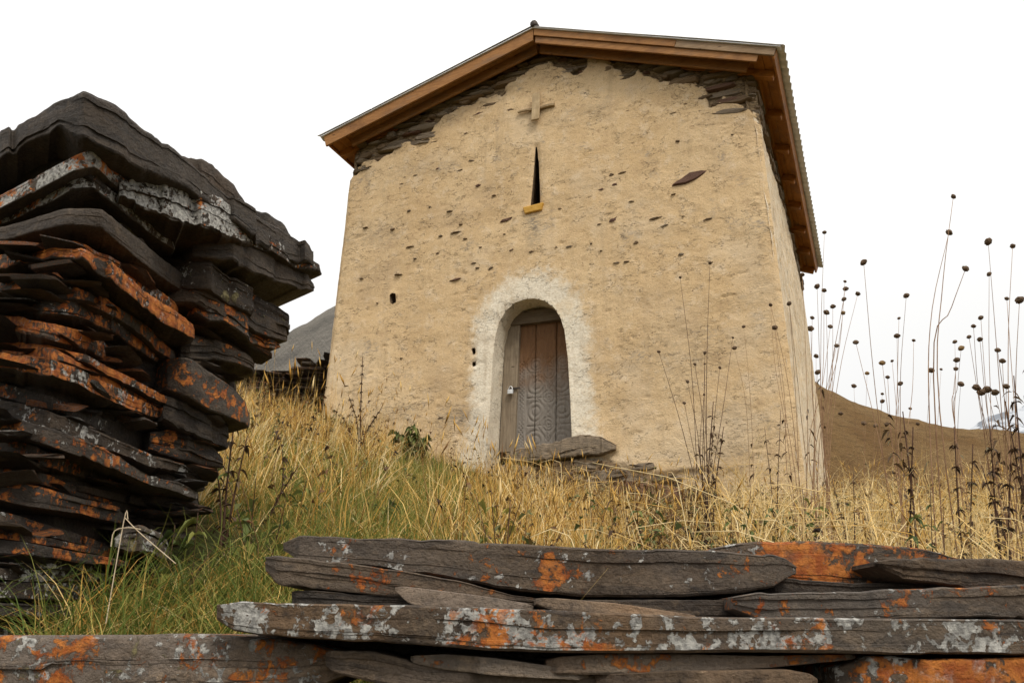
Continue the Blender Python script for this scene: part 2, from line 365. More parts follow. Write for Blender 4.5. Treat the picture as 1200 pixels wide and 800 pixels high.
def mat_ground():
    n = NT('meadow_soil'); c = n.coord()
    k = n.mix(n.ramp(n.noise(c, 3.5, 6, 0.65), 0.35, 0.65), (0.075, 0.055, 0.022), (0.17, 0.12, 0.045))
    k = n.mix(n.ramp(n.noise(c, 1.1, 5, 0.6), 0.45, 0.6), k, (0.055, 0.062, 0.020))
    k = n.mix(n.ramp(n.noise(c, 40, 5, 0.7), 0.45, 0.7, 0, 0.8), k, (0.035, 0.026, 0.014))
    return n.done(k, 0.95, n.bump(n.noise(c, 25, 6, 0.7), 0.8, 0.05), spec=0.05)
ground = obj('ground', np.stack([P2[:, 0], P2[:, 1], GZ], 1), grid_faces(len(gy), len(gx)), mat_ground(), smooth=True)
tag(ground, 'grassy hillside sloping up to the church', 'ground', kind='structure')

# ------------------------------------------------------------------ far hills
def mat_hill(name, a, b, cdk, s):
    n = NT(name); c = n.coord(); cs = n.coord(scale=(1, 1, 4))
    k = n.mix(n.ramp(n.noise(c, 0.05 * s, 8, 0.65), 0.35, 0.65), a, b)
    k = n.mix(n.ramp(n.noise(cs, 0.35 * s, 7, 0.7), 0.48, 0.72, 0, 0.7), k, cdk)
    k = n.mix(n.ramp(n.noise(c, 2.5 * s, 6, 0.75), 0.46, 0.72, 0, 0.85), k, cdk)
    k = n.mix(n.ramp(n.noise(n.coord(scale=(0.3, 0.3, 3)), 0.9 * s, 5, 0.65), 0.52, 0.68, 0, 0.5), k, cdk)
    return n.done(k, 0.95, n.bump(n.noise(c, 0.8 * s, 7, 0.7), 1.0, 1.2 / s), spec=0.05)
def hill(name, sil, Y0, Y1, Y2, mat, label, rough, seed, nx=180, ny=90):
    """ridge whose crest, at depth Y1, passes through the given outline; slopes fall to the front (Y0) and back (Y2)"""
    xs = np.array([s[0] for s in sil], float); ys = np.array([s[1] for s in sil], float)
    C = on_y(xs, ys, np.full(len(xs), float(Y1)))
    X = np.linspace(C[0, 0], C[-1, 0], nx); zc = np.interp(X, C[:, 0], C[:, 2])
    k = np.ones(9) / 9; zc = np.convolve(np.pad(zc, 4, 'edge'), k, 'valid')
    Y = np.concatenate([np.linspace(Y0, Y1, ny // 2), np.linspace(Y1, Y2, ny - ny // 2 + 1)[1:]])
    XX, YY = np.meshgrid(X, Y)
    t = np.where(YY < Y1, sstep(0, 1, (YY - Y0) / (Y1 - Y0)) * 0.35 + 0.65 * np.clip((YY - Y0) / (Y1 - Y0), 0, 1) ** 0.8, sstep(0, 1, (Y2 - YY) / (Y2 - Y1)))
    Z = -42 + (zc[None] + 42) * t
    p = np.stack([XX.ravel(), YY.ravel(), 0 * XX.ravel() + seed], 1) / (Y1 * 0.07)
    Z = Z.ravel() + rough * fbm(p, 6, 0.55)
    o = obj(name, np.stack([XX.ravel(), YY.ravel(), Z], 1), grid_faces(len(Y), nx), mat, smooth=True)
    return tag(o, label, 'hill', kind='structure')
hill('hill', [(500, 330), (700, 360), (860, 405), (960, 452), (1000, 470), (1060, 490), (1110, 500), (1160, 505), (1210, 512), (1300, 530), (1600, 600)], 60, 150, 320,
     mat_hill('dry_hill_grass', (0.150, 0.086, 0.036), (0.225, 0.145, 0.066), (0.070, 0.045, 0.022), 1.3), 'brown autumn hillside rising behind the church', 1.6, 3.0, 300, 140)
hill('mountain', [(-400, 700), (-100, 560), (150, 480), (260, 440), (325, 414), (350, 388), (385, 371), (450, 330), (560, 300), (760, 320), (900, 420)], 160, 420, 900,
     mat_hill('hazy_scree_slope', (0.13, 0.12, 0.105), (0.22, 0.20, 0.17), (0.085, 0.08, 0.072), 0.7), 'hazy grey scree mountainside behind the church', 7.0, 8.0, 360, 160)  # scree grey, with distance haze put into the colour
def mat_snow():
    n = NT('hazy_snowy_rock'); c = n.coord()
    k = n.mix(n.ramp(n.noise(n.coord(scale=(1, 1, 0.5)), 0.012, 9, 0.72), 0.47, 0.56), (0.20, 0.215, 0.24), (0.46, 0.48, 0.51))  # haze tint mixed into rock and snow colours in place of air
    return n.done(k, 0.9, spec=0.05)
hill('snowy_mountain', [(1000, 660), (1060, 580), (1120, 515), (1145, 500), (1165, 491), (1185, 487), (1200, 481), (1240, 455), (1320, 420), (1480, 380), (1600, 420)], 2400, 3600, 5200,
     mat_snow(), 'distant haze tinted blue grey mountain streaked with snow', 60.0, 5.0, 240, 120)

# ------------------------------------------------------------------ church frame
AZ = -0.4045
U = np.array([math.cos(AZ), math.sin(AZ), 0]); N = np.array([-math.sin(AZ), math.cos(AZ), 0]); ZV = np.array([0, 0, 1.0])
PR0 = np.array([2.9638, 8.0898, 0.0]); FAC = 0.30; LEN = 6.5
def F(u, n, z):
    u, n, z = np.broadcast_arrays(np.asarray(u, float), np.asarray(n, float), np.asarray(z, float))
    return PR0 + u[..., None] * U + n[..., None] * N + z[..., None] * ZV
def fuz(x, y, n=FAC):          # photo pixel -> (u, z) on the vertical plane at depth n behind the roof front
    P = on_plane(np.asarray(x, float), np.asarray(y, float), PR0 + N * n, N)
    return (P - PR0) @ U, P[..., 2]
uPL, zPL = fuz(378, 160, 0); uPR, zPR = fuz(912, 55, 0); uRG, zRG = fuz(625, 33, 0)
def roof_z(u): return np.where(u < uRG, zPL + (zRG - zPL) * (u - uPL) / (uRG - uPL), zPR + (zRG - zPR) * (u - uPR) / (uRG - uPR))
def uL(z): return -5.947 - (6.325 - z) * 0.019
def uR(z): return -0.331 + (6.201 - z) * 0.039
root = F(-3.1, FAC, 1.6)
church = thing('church', root, 'small gabled church with ochre plastered walls and carved wooden door', 'church')

door_px = [(566, 560), (571, 520), (574, 470), (577, 420), (580, 394), (584, 378), (592, 364), (603, 354), (615, 350), (626, 349), (638, 352), (649, 360), (656, 371), (661, 386), (665, 420), (668, 470), (670, 520), (671, 560)]
slit_px = [(621.5, 240), (624, 215), (626, 190), (627.2, 171), (628.8, 171), (631, 190), (632.2, 215), (632.5, 240)]
hole_px = [(456.5, 354), (456, 345), (459, 342.5), (463, 344), (463.5, 353), (460, 355.5)]
hole2_px = [(552, 408), (556, 407), (557, 413), (554, 416)]
hole3_px = [(552.5, 424), (557, 423), (557, 428), (553.5, 429)]
def px_poly(p, n=FAC): a = np.array(p, float); u, z = fuz(a[:, 0], a[:, 1], n); return np.stack([u, z], 1)
holes = [px_poly(p) for p in (door_px, slit_px, hole_px, hole2_px, hole3_px)]
holes[0] = np.vstack([[holes[0][0, 0], 1.78], holes[0][1:-1], [holes[0][-1, 0], 1.80]])
def poly_sd(P, Q):
    """signed distance (negative inside) and nearest boundary point"""
    best = np.full(len(P), 1e9); near = P.copy(); ins = np.zeros(len(P), bool)
    for i in range(len(Q)):
        a, b = Q[i], Q[(i + 1) % len(Q)]; ab = b - a
        t = np.clip(((P - a) @ ab) / (ab @ ab), 0, 1); q = a + t[:, None] * ab; d = np.linalg.norm(P - q, axis=1)
        m = d < best; best[m] = d[m]; near[m] = q[m]
        cond = ((a[1] > P[:, 1]) != (b[1] > P[:, 1])) & (P[:, 0] < (b[0] - a[0]) * (P[:, 1] - a[1]) / (b[1] - a[1] + 1e-12) + a[0])
        ins ^= cond
    return np.where(ins, -best, best), near

bare_px = [(398, 210), (418, 197), (432, 186), (452, 184), (466, 168), (486, 166), (505, 150), (520, 134), (545, 124), (562, 114), (588, 106), (600, 92), (618, 82), (640, 70), (660, 77), (676, 86), (690, 70), (705, 66), (716, 72), (733, 88), (748, 82), (770, 90), (790, 96), (812, 92), (826, 102), (832, 122), (848, 112), (870, 118), (890, 140)]
bu, bz = fuz(*(np.array(bare_px, float) + [0, 2]).T)
def bare_amt(u, z, seed=0.0):
    p = np.stack([u * 4.5, z * 7, 0 * u + seed], 1)
    return (z - np.interp(u, bu, bz)) + 0.19 * fbm(p, 5, 0.62)

NR, NC = 330, 310
s_, t_ = np.meshgrid(np.linspace(0, 1, NC), np.linspace(0, 1, NR)); s_ = s_.ravel(); t_ = t_.ravel()
z0 = 0.7; um = -5.95 + s_ * 5.62; zt = roof_z(um) - 0.17
z = z0 + t_ * (zt - z0); u = uL(z) + s_ * (uR(z) - uL(z))
uz = np.stack([u, z], 1); inside = np.zeros(len(u), bool); edge = np.full(len(u), 9.0)
cell = 0.02
for q in holes:
    sd, nearp = poly_sd(uz, q)
    snap = np.abs(sd) < 0.55 * cell; uz[snap] = nearp[snap]; edge = np.minimum(edge, np.abs(sd)); inside |= (sd < -0.5 * cell)
u, z = uz[:, 0].copy(), uz[:, 1].copy()
fc = grid_faces(NR, NC); fc = fc[~inside[fc].any(1)]
p3 = np.stack([u, z, 0 * u], 1)
rel = 0.030 * fbm(p3 * 0.8, 3) + 0.011 * fbm(p3 * np.array([3.0, 5.0, 1]), 4) + 0.004 * fbm(p3 * np.array([14, 22, 1]), 3)
ba = bare_amt(u, z); bare = sstep(-0.03, 0.03, ba)
rel = rel + 0.06 * sstep(-0.03, 0.04, ba) + 0.03 * bare * fbm(p3 * np.array([6, 14, 1]), 3)
pit = fbm(p3 * np.array([7, 17, 1]) + 40, 3); rel = rel + 0.011 * sstep(0.50, 0.66, pit)
# lower courses where plaster has fallen
lowb = sstep(0.0, 0.12, (1.86 - z) + 0.25 * fbm(p3 * np.array([2.2, 4, 1]) + 9, 4)) * sstep(-4.4, -3.2, u) * sstep(-0.3, -1.5, u)
rel = rel + 0.04 * lowb
rel = rel * sstep(0.0, 0.05, edge) + 0.018 * np.exp(-edge / 0.022)
rel = rel - 0.035 * sstep(0.05, 0.0, s_) * 0 + 0.05 * (np.exp(-s_ * 5.6 / 0.04) + np.exp(-(1 - s_) * 5.6 / 0.05))       # rounded outer corners
sdoor, _ = poly_sd(uz, holes[0]); dzc = z - 2.2
white = np.clip(1.15 - sdoor / np.interp(z, [1.7, 2.5, 3.2, 4.2], [0.50, 0.34, 0.36, 0.46]) * 1.0, 0, 1)
white = np.maximum(white, 0.75 * np.exp(-((u + 3.06) / 0.35) ** 2 - ((z - 4.02) / 0.16) ** 2))
us, zs = fuz(625, 262); stain = 0.95 * np.exp(-((u - us) / 0.10) ** 2) * sstep(zs + 0.22, zs + 0.02, z) * sstep(zs - 0.5, zs, z)
for (sx, sy, su, sz, a) in [(537, 488, 0.28, 0.12, 0.9), (470, 480, 0.3, 0.12, 0.5), (440, 275, 0.5, 0.25, 0.4), (690, 130, 0.5, 0.15, 0.35), (800, 420, 0.6, 0.4, 0.35), (480, 200, 0.4, 0.15, 0.35), (860, 500, 0.4, 0.5, 0.3), (560, 110, 0.5, 0.12, 0.4), (890, 330, 0.15, 0.8, 0.3), (575, 520, 0.12, 0.3, 0.5)]:
    a0, b0 = fuz(sx, sy); stain = np.maximum(stain, a * np.exp(-((u - a0) / su) ** 2 - ((z - b0) / sz) ** 2))
stain = np.maximum(stain, 0.35 * lowb)
wallF = obj('front_wall', F(u, FAC + rel, z), fc, M_STUCCO, church, True, {'white': white, 'stain': stain, 'bare': np.maximum(bare, 0)})

# reveals of the openings
def reveal(name, q, depth, mat, parent, splay=0.0, close=True, nrow=10):
    Q = []
    for i in range(len(q) - 1):
        a, b = q[i], q[i + 1]; k = max(1, int(np.linalg.norm(b - a) / 0.03)); Q += [a + (b - a) * j / k for j in range(k)]
    Q.append(q[-1]); Q = np.array(Q); c = Q.mean(0); rows = []
    for k in range(nrow + 1):
        t = k / nrow; q2 = c + (Q - c) * (1 + splay * t)
        nn = FAC + 0.012 + t * depth
        off = 0.012 * fbm(np.stack([q2[:, 0] * 6, q2[:, 1] * 6, 0 * q2[:, 0] + t * 3], 1), 3) * (t > 0)
        rows.append(F(q2[:, 0] + off, nn, q2[:, 1] + off * 0.6))
    V = np.concatenate(rows); n = len(Q)
    m = len(V); return obj(name, V, grid_faces(nrow + 1, n), mat, parent, True, {'white': np.full(m, 0.85), 'stain': 0.35 * np.abs(fbm(V * 4, 3)), 'bare': np.zeros(m)})
reveal('door_reveal', holes[0], 0.42, M_STUCCO, wallF)
reveal('slit_window', np.vstack([holes[1], holes[1][:1]]), 0.55, M_WSTONE, wallF, 3.0)  # slit's inner shade put into darker stone colour and wide splay
for h in holes[2:]: reveal('putlog_hole', np.vstack([h, h[:1]]), 0.25, M_WSTONE, wallF)

# side, back and left walls
def side_wall(name, ufun, inward, zlow, ztop, nr, nc, with_bare):
    s1, t1 = np.meshgrid(np.linspace(0, 1, nc), np.linspace(0, 1, nr)); s1 = s1.ravel(); t1 = t1.ravel()
    zz = zlow + t1 * (ztop - zlow); nn = FAC + 0.02 + s1 * (LEN - 0.6)
    p = np.stack([nn, zz, 0 * nn + 5], 1)
    r = 0.03 * fbm(p * 0.9, 3) + 0.014 * fbm(p * np.array([3, 5, 1]), 4) + 0.006 * fbm(p * np.array([12, 20, 1]), 3)
    b = np.zeros(len(nn))
    if with_bare:
        ba_ = (zz - (ztop - 0.42 - 0.12 * np.sin(nn * 1.3))) + 0.20 * fbm(p * np.array([2.6, 4, 1]), 4, 0.6); b = sstep(-0.03, 0.03, ba_); r = r + 0.07 * b
        rr = np.maximum(r, 0) * 0 + r
    else: rr = r
    rr = rr + 0.05 * (np.exp(-s1 * 5.9 / 0.05) + np.exp(-(1 - s1) * 5.9 / 0.05))
    uu = ufun(zz) + inward * rr
    m = len(uu)
    return obj(name, F(uu, nn, zz), grid_faces(nr, nc), M_STUCCO, church, True, {'white': 0.40 + 0.0 * zz, 'stain': 0.25 * np.abs(fbm(p * 1.5, 3)), 'bare': b}), (nn, zz)
zs_top = float(roof_z(np.array(-0.33))) - 0.16; zl_top = float(roof_z(np.array(-5.94))) - 0.16
wallS, _ = side_wall('side_wall', uR, -1, 0.2, zs_top, 200, 150, True)
wallL, _ = side_wall('side_wall', uL, 1, 1.2, zl_top, 90, 90, True)
nb_ = FAC + LEN - 0.6
bb = [(uL(0.8), 0.2), (uR(0.8), 0.2), (uR(zs_top), zs_top), (float(uRG), float(zRG) - 0.17), (uL(zl_top), zl_top)]
Vb = np.array([F(a, nb_, b) for a, b in bb] + [F(a, nb_ - 0.1, b) for a, b in bb])
obj('back_wall', Vb, [(0, 1, 2, 3, 4), (9, 8, 7, 6, 5)] + [(i, (i + 1) % 5 + 0, (i + 1) % 5 + 5, i + 5) for i in range(5)], M_STUCCO, church)

# ------------------------------------------------------------------ stones bedded in the plaster
def stone_variant(seed, kind='lens'):
    r = np.random.default_rng(seed); k = 9; an = np.sort(np.linspace(0, 2 * math.pi, k, endpoint=False) + r.uniform(-0.22, 0.22, k))
    if kind == 'lens': x = np.cos(an) * r.uniform(0.8, 1.05, k); y = np.sin(an) * r.uniform(0.55, 1.0, k) * (1 - 0.25 * np.abs(np.cos(an)))
    else: x = np.sign(np.cos(an)) * np.abs(np.cos(an)) ** 0.45 * r.uniform(0.9, 1.04, k); y = np.sign(np.sin(an)) * np.abs(np.sin(an)) ** 0.45 * r.uniform(0.82, 1.05, k)
    x *= 0.5; y *= 0.5
    V = [(a, 1.0, b) for a, b in zip(x, y)] + [(a, 0.25 + r.uniform(-0.1, 0.1), b) for a, b in zip(x, y)] + [(a * 0.86, 0.0 + r.uniform(-0.12, 0.12), b * 0.78) for a, b in zip(x, y)] + [(0.05, -0.08, 0.02)]
    Fc = []
    for L in (0, 1):
        for i in range(k): j = (i + 1) % k; Fc.append((L * k + i, L * k + j, (L + 1) * k + j, (L + 1) * k + i))
    for i in range(k): Fc.append((2 * k + i, 2 * k + (i + 1) % k, 3 * k))
    return np.array(V), Fc
SV = {}
for kind in ('lens', 'block'):
    SV[kind] = []
    for i in range(9):
        V, Fc = stone_variant(100 + i, kind); SV[kind].append((V, Fc))
def stone_meshes(mat):
    r = {}
    for kind in SV:
        r[kind] = []
        for V, Fc in SV[kind]: me = mesh_np('stone', V, Fc); me.materials.append(mat); r[kind].append(me)
    return r
SM = {'w': stone_meshes(M_WSTONE), 'r': stone_meshes(M_RSTONE), 'g': stone_meshes(M_GSTONE)}
RZ = math.atan2(U[1], U[0])
NST = [0]
def stone(parent, uc, nc_, zc, w, h, dep, ang=0.0, kind='lens', m='w', side=False, name='stone'):
    me = SM[m][kind][NST[0] * 7 % 9]; NST[0] += 1
    o = bpy.data.objects.new(name, me); col.objects.link(o); o.parent = parent
    P = F(uc, nc_, zc) - origin_of(parent); o.location = tuple(P)
    rz = RZ + (math.pi / 2 if side else 0)
    o.rotation_euler = (random.uniform(-0.06, 0.06), -ang, rz + random.uniform(-0.08, 0.08)); o.scale = (w, dep, h)
    return o
def px_stone(cx, cy, w, h, ang=6, m='w', kind='lens', prot=0.007, dep=0.07):
    a, b = fuz(cx, cy); k = 1 / 100.0
    ppm = 1000.0 / float(F(a, FAC, b) @ FW)
    sh = random.uniform(0.65, 1.1) if w < 30 else 1.1
    if m == 'w' and random.random() < 0.35: m = 'g'
    stone(wallF, float(a), FAC - prot, float(b), w / ppm * sh, h / ppm * sh, dep, math.radians(ang), kind, m)
def crop(x0, y0, sc, L, **kw):
    for e in L:
        x, y, w, h = e[:4]; m = e[4] if len(e) > 4 else 'w'; px_stone(x0 + x / sc, y0 + y / sc, w / sc, max(h / sc, 1.7), ang=e[5] if len(e) > 5 else random.uniform(-5, 9), m=m, **kw)
crop(380, 180, 4.286, [(332, 76, 35, 12), (460, 110, 45, 10), (405, 120, 30, 8), (388, 153, 35, 14), (570, 75, 36, 22, 'r'), (740, 36, 60, 16), (682, 84, 40, 10), (773, 160, 50, 24, 'r', 8), (852, 210, 35, 10),
     (425, 287, 28, 14), (530, 268, 18, 10), (628, 290, 40, 10), (205, 371, 32, 8), (342, 378, 34, 20), (685, 355, 24, 14), (915, 332, 90, 34, 'r', 10), (1185, 278, 30, 16), (583, 413, 40, 16), (708, 428, 34, 12),
     (660, 395, 60, 6), (430, 468, 70, 12), (455, 526, 26, 14), (785, 470, 36, 18), (570, 500, 24, 8), (940, 485, 46, 18, 'r', 18), (1040, 493, 34, 14), (1165, 470, 24, 12), (750, 550, 50, 14), (768, 574, 36, 16),
     (835, 576, 46, 16, 'w', 25), (658, 632, 64, 18, 'r'), (185, 626, 38, 10), (370, 606, 70, 6), (265, 750, 20, 14), (905, 405, 24, 10)])
crop(660, 180, 4.286, [(640, 118, 190, 56, 'r', 16), (243, 108, 44, 34), (298, 96, 50, 12), (258, 157, 52, 36, 'r'), (190, 180, 34, 20, 'r'), (553, 204, 28, 8), (345, 240, 46, 12), (252, 332, 60, 40, 'r', 20), (465, 324, 110, 18),
     (510, 361, 58, 12), (728, 329, 50, 14), (30, 467, 54, 18), (190, 489, 24, 14), (268, 548, 40, 18), (318, 542, 44, 14), (592, 505, 46, 28), (744, 547, 28, 24), (653, 692, 20, 24), (365, 447, 36, 22), (603, 315, 24, 8), (182, 355, 28, 8), (140, 453, 14, 12)])
crop(380, 40, 4.286, [(768, 402, 110, 28, 'r', 6), (705, 338, 75, 42), (800, 268, 70, 22), (840, 352, 110, 30), (935, 382, 60, 20), (590, 402, 90, 44), (430, 428, 130, 40), (400, 552, 110, 50), (460, 608, 75, 14), (710, 500, 36, 20),
     (540, 410, 50, 40), (480, 465, 90, 34), (540, 545, 80, 16), (330, 520, 100, 34), (290, 565, 70, 36), (200, 610, 110, 40), (250, 545, 90, 26), (640, 375, 40, 30)])
crop(640, 30, 4.286, [(180, 388, 140, 32, 'w', 8), (192, 340, 40, 36), (100, 235, 120, 40), (60, 262, 60, 40), (150, 215, 60, 40), (600, 250, 70, 60), (310, 220, 60, 50), (405, 265, 80, 16), (380, 440, 110, 20), (520, 345, 80, 10),
     (660, 580, 26, 14), (237, 548, 18, 16), (237, 568, 16, 12), (795, 360, 100, 30), (960, 372, 150, 40), (920, 430, 190, 34), (935, 548, 24, 8), (850, 395, 50, 36), (700, 395, 30, 8), (640, 440, 60, 8), (310, 410, 60, 10), (330, 500, 20, 8)])
crop(370, 340, 4.442, [(445, 354, 22, 8), (380, 452, 40, 10), (160, 498, 38, 10), (650, 664, 44, 18), (50, 501, 16, 8), (480, 673, 20, 12), (410, 690, 20, 24)])
# ragged courses under the gable
zz = 5.6
cr = 0
while zz < float(zRG) - 0.16:
    hh = random.uniform(0.045, 0.115); uu = -5.95 + random.uniform(0, 0.1)
    while uu < -0.33:
        w = random.uniform(0.14, 0.58); uc = uu + w / 2
        if zz + hh / 2 < float(roof_z(np.array(uc))) - 0.14 and uc + w / 2 < -0.30:
            b = float(bare_amt(np.array([uc]), np.array([zz]))[0])
            if b > random.uniform(-0.14, 0.05) and random.random() < 0.86: stone(wallF, uc, FAC + random.uniform(-0.03, 0.05), zz, w * 0.98, hh * 0.92, 0.15, random.uniform(-0.03, 0.05), random.choice(['block', 'block', 'lens']), random.choice('wgggr'))
        uu += w + random.uniform(0.0, 0.02)
    zz += hh * 0.96
# corner stones and the band below the side eave
zz = zs_top - 0.62
while zz < zs_top - 0.02:
    hh = random.uniform(0.045, 0.10); nn = FAC + random.uniform(0.0, 0.08)
    while nn < LEN - 0.4:
        w = random.uniform(0.18, 0.55)
        lim = zs_top - 0.40 - 0.12 * math.sin(nn * 1.3) + random.uniform(-0.08, 0.10)
        if zz > lim: stone(wallS, float(uR(zz)) - random.uniform(-0.03, 0.03), nn + w / 2, zz, w * 0.97, hh * 0.95, 0.14, 0, 'block', random.choice('wwwg'), side=True)
        nn += w + 0.01
    zz += hh
# foundation stones below the door
zth = float(fuz(640, 521)[1])
def px_block(x0, x1, y0, y1, m='g', prot=0.05, dep=0.3, kind='block', ang=0.0, nm='stone'):
    a0, b0 = fuz((x0 + x1) / 2, (y0 + y1) / 2); ppm = 1000.0 / float(F(a0, FAC, b0) @ FW)
    stone(wallF, float(a0), FAC - prot, float(b0), (x1 - x0) / ppm, (y1 - y0) / ppm, dep, math.radians(ang), kind, m, name=nm)
for b in [(700, 730, 543, 556), (664, 712, 538, 552), (640, 690, 552, 568), (690, 742, 552, 562), (676, 716, 560, 578), (712, 752, 562, 580), (640, 676, 566, 584), (735, 770, 540, 552), (748, 792, 578, 592), (690, 740, 578, 594), (600, 640, 545, 562), (760, 800, 555, 566), (540, 575, 555, 570), (585, 625, 570, 590), (800, 836, 572, 584), (640, 700, 586, 602)]:
    px_block(*b, m=random.choice('wggr'), prot=random.uniform(0.0, 0.07), ang=random.uniform(-4, 6))

# ------------------------------------------------------------------ door
DN = FAC + 0.36
M_PLAIN = mat_wood('weathered_door_board', (0.17, 0.13, 0.09), (0.27, 0.215, 0.15), (0.055, 0.036, 0.022), (18, 18, 1.5), 0.8)
M_LINT = mat_wood('dark_lintel_wood', (0.10, 0.075, 0.05), (0.17, 0.13, 0.085), (0.04, 0.028, 0.02), (3, 3, 40), 0.8)
def mat_carved():
    n = NT('carved_door_wood'); c = n.coord(rnd=True, scale=(16, 16, 1.4)); g = n.noise(c, 2, 7, 0.65, 0.5)
    up = n.attr('up'); wear = n.ramp(n.math('ADD', up, n.math('MULTIPLY', n.math('SUBTRACT', n.noise(n.coord(), 4, 5), 0.5), 0.6)), 0.35, 0.75)
    k = n.mix(wear, n.mix(g, (0.15, 0.13, 0.11), (0.27, 0.24, 0.205)), n.mix(g, (0.10, 0.048, 0.022), (0.22, 0.115, 0.052)))
    k = n.mix(n.ramp(n.noise(c, 6, 5, 0.7), 0.5, 0.75, 0, 0.6), k, (0.03, 0.02, 0.013))
    return n.done(k, 0.8, n.bump(g, 0.5, 0.006))
M_CARVE = mat_carved()
dl, dt = fuz(606, 378, DN); dr, dbm = fuz(672, 524, DN); dl, dt, dr, dbm = float(dl), float(dt), float(dr), float(dbm)
door = thing('door', F((dl + dr) / 2, DN, dbm), 'x', 'x')
del door['label'], door['category']
door.parent = church; door.location = tuple(F((dl + dr) / 2, DN, dbm) - root)
def carve(a, b):        # a across 0..1, b up 0..1 : groove depth
    asp = (dt - dbm) / (dr - dl); wv = np.stack([a * 4, b * 8, 0 * a], 1); x = a + 0.02 * fbm(wv, 2); y = b * asp + 0.03 * fbm(wv + 9, 2); h = np.zeros_like(a)
    def ring(cx, cy, R, w=0.020): return np.exp(-((np.hypot(x - cx, y - cy) - R) / w) ** 2)
    for cy in (0.16, 0.62, 1.06):
        for cx in (0.36, 0.80):
            for R in (0.075, 0.155): h = np.maximum(h, ring(cx, cy, R))
    for cx, cy in ((0.58, 0.40), (0.58, 0.85), (0.58, 1.25), (0.36, 1.42), (0.80, 1.42)):
        for R in (0.05, 0.10): h = np.maximum(h, ring(cx, cy, R))
        dd = np.abs(x - cx) + np.abs(y - cy) * 0.7; h = np.maximum(h, np.exp(-((dd - 0.20) / 0.02) ** 2))
    for xc in (0.20, 0.56, 0.97): h = np.maximum(h, np.exp(-((x - xc) / 0.014) ** 2) * (b < 0.66))
    for yc in (0.02, 0.39, 0.84, 1.28): h = np.maximum(h, np.exp(-((y - yc) / 0.014) ** 2) * (x > 0.2))
    dots = (np.sin(x * 95) * np.sin(y * 95)) > 0.55
    h = np.maximum(h, 0.7 * dots * (((x < 0.17) & (x > 0.06)) | (np.abs(x - 0.57) < 0.05)) * (b < 0.68))
    arch = np.exp(-((np.hypot((x - 0.42) * 1.2, y - 1.62) - 0.20) / 0.02) ** 2) + np.exp(-((np.hypot((x - 0.80) * 1.3, y - 1.66) - 0.22) / 0.02) ** 2)
    h = np.maximum(h, np.clip(arch, 0, 1) * (y > 1.5) * 0.8)
    return h * np.where(b < 0.70, 1.0, 0.55)
for (a0, a1) in ((0.0, 0.335), (0.340, 0.70), (0.705, 1.0)):
    na, nb2 = int(150 * (a1 - a0)), 300
    A, B = np.meshgrid(np.linspace(a0, a1, na), np.linspace(0, 1, nb2)); A = A.ravel(); B = B.ravel()
    pp = np.stack([A * 3, B * 3, 0 * A + a0 * 30], 1)
    h = 0.014 * carve(A, B) * (0.65 + 0.7 * fbm(pp * 2.5, 3)) + 0.006 * fbm(pp * np.array([9, 2, 1]), 3) + 0.02 * (np.exp(-(A - a0) / 0.008) + np.exp(-(a1 - A) / 0.008))
    V = F(dl + A * (dr - dl), DN + h, dbm + B * (dt - dbm))
    # board thickness: back loop
    o = obj('plank', V, grid_faces(nb2, na), M_CARVE, door, True, {'up': B})
    bx = F(np.array([dl + a0 * (dr - dl), dl + a1 * (dr - dl)] * 4), DN + np.array([0.02] * 4 + [0.05] * 4) + 0.008, dbm + np.array([0, 0, 1, 1] * 2) * (dt - dbm))
    o.data.name = 'plank'
def fbox(u0, u1, n0, n1, zb, zt_, name, mat, parent, skew=0.0):
    P = [F(u0, n0, zb), F(u1, n0, zb), F(u1, n1, zb), F(u0, n1, zb), F(u0 + skew, n0, zt_), F(u1 + skew, n0, zt_), F(u1 + skew, n1, zt_), F(u0 + skew, n1, zt_)]
    o = obj(name, np.array(P), [(3, 2, 1, 0), (4, 5, 6, 7), (0, 1, 5, 4), (1, 2, 6, 5), (2, 3, 7, 6), (3, 0, 4, 7)], mat, parent)
    bv = o.modifiers.new('bevel', 'BEVEL'); bv.width = min(0.006, 0.3 * abs(n1 - n0)); bv.segments = 2; return o
fbox(dl - 0.30, dr + 0.02, DN + 0.052, DN + 0.09, dbm - 0.05, dt + 0.30, 'back_board', M_LINT, door)
jl = float(fuz(588, 450, DN - 0.03)[0]); jr = float(fuz(605, 450, DN - 0.03)[0])
fbox(jl, jr, DN - 0.045, DN + 0.02, dbm - 0.02, dt + 0.01, 'door_post', M_PLAIN, door, 0.035)
lz0, lz1 = float(fuz(630, 378, DN - 0.05)[1]), float(fuz(630, 363, DN - 0.05)[1])
fbox(jl + 0.06, dr + 0.03, DN - 0.07, DN + 0.03, lz0, lz1, 'lintel', M_LINT, door)
fbox(dl - 0.02, dr + 0.02, DN - 0.03, DN + 0.04, dbm - 0.10, dbm - 0.005, 'door_sill', M_LINT, door)
M_STEEL = mat_plain('padlock_steel', (0.55, 0.56, 0.57), (0.72, 0.72, 0.72), 20, 0.35, 0.5, 0.6)
M_IRON = mat_plain('dark_iron', (0.03, 0.027, 0.025), (0.07, 0.055, 0.045), 40, 0.6, 0.4, 0.5)
pu, pz = map(float, fuz(598.5, 459, DN - 0.08))
lock = fbox(pu - 0.036, pu + 0.036, DN - 0.105, DN - 0.072, pz - 0.03, pz + 0.028, 'padlock', M_STEEL, door)
an = np.linspace(0, math.pi, 12); V, Fc = tube(F(pu + 0.024 * np.cos(an), DN - 0.088, pz + 0.028 + 0.040 * np.sin(an)), 0.006, 6); obj('shackle', V, Fc, M_STEEL, door, True)
fbox(pu - 0.03, pu + 0.11, DN - 0.068, DN - 0.055, pz + 0.035, pz + 0.058, 'hasp', M_IRON, door)

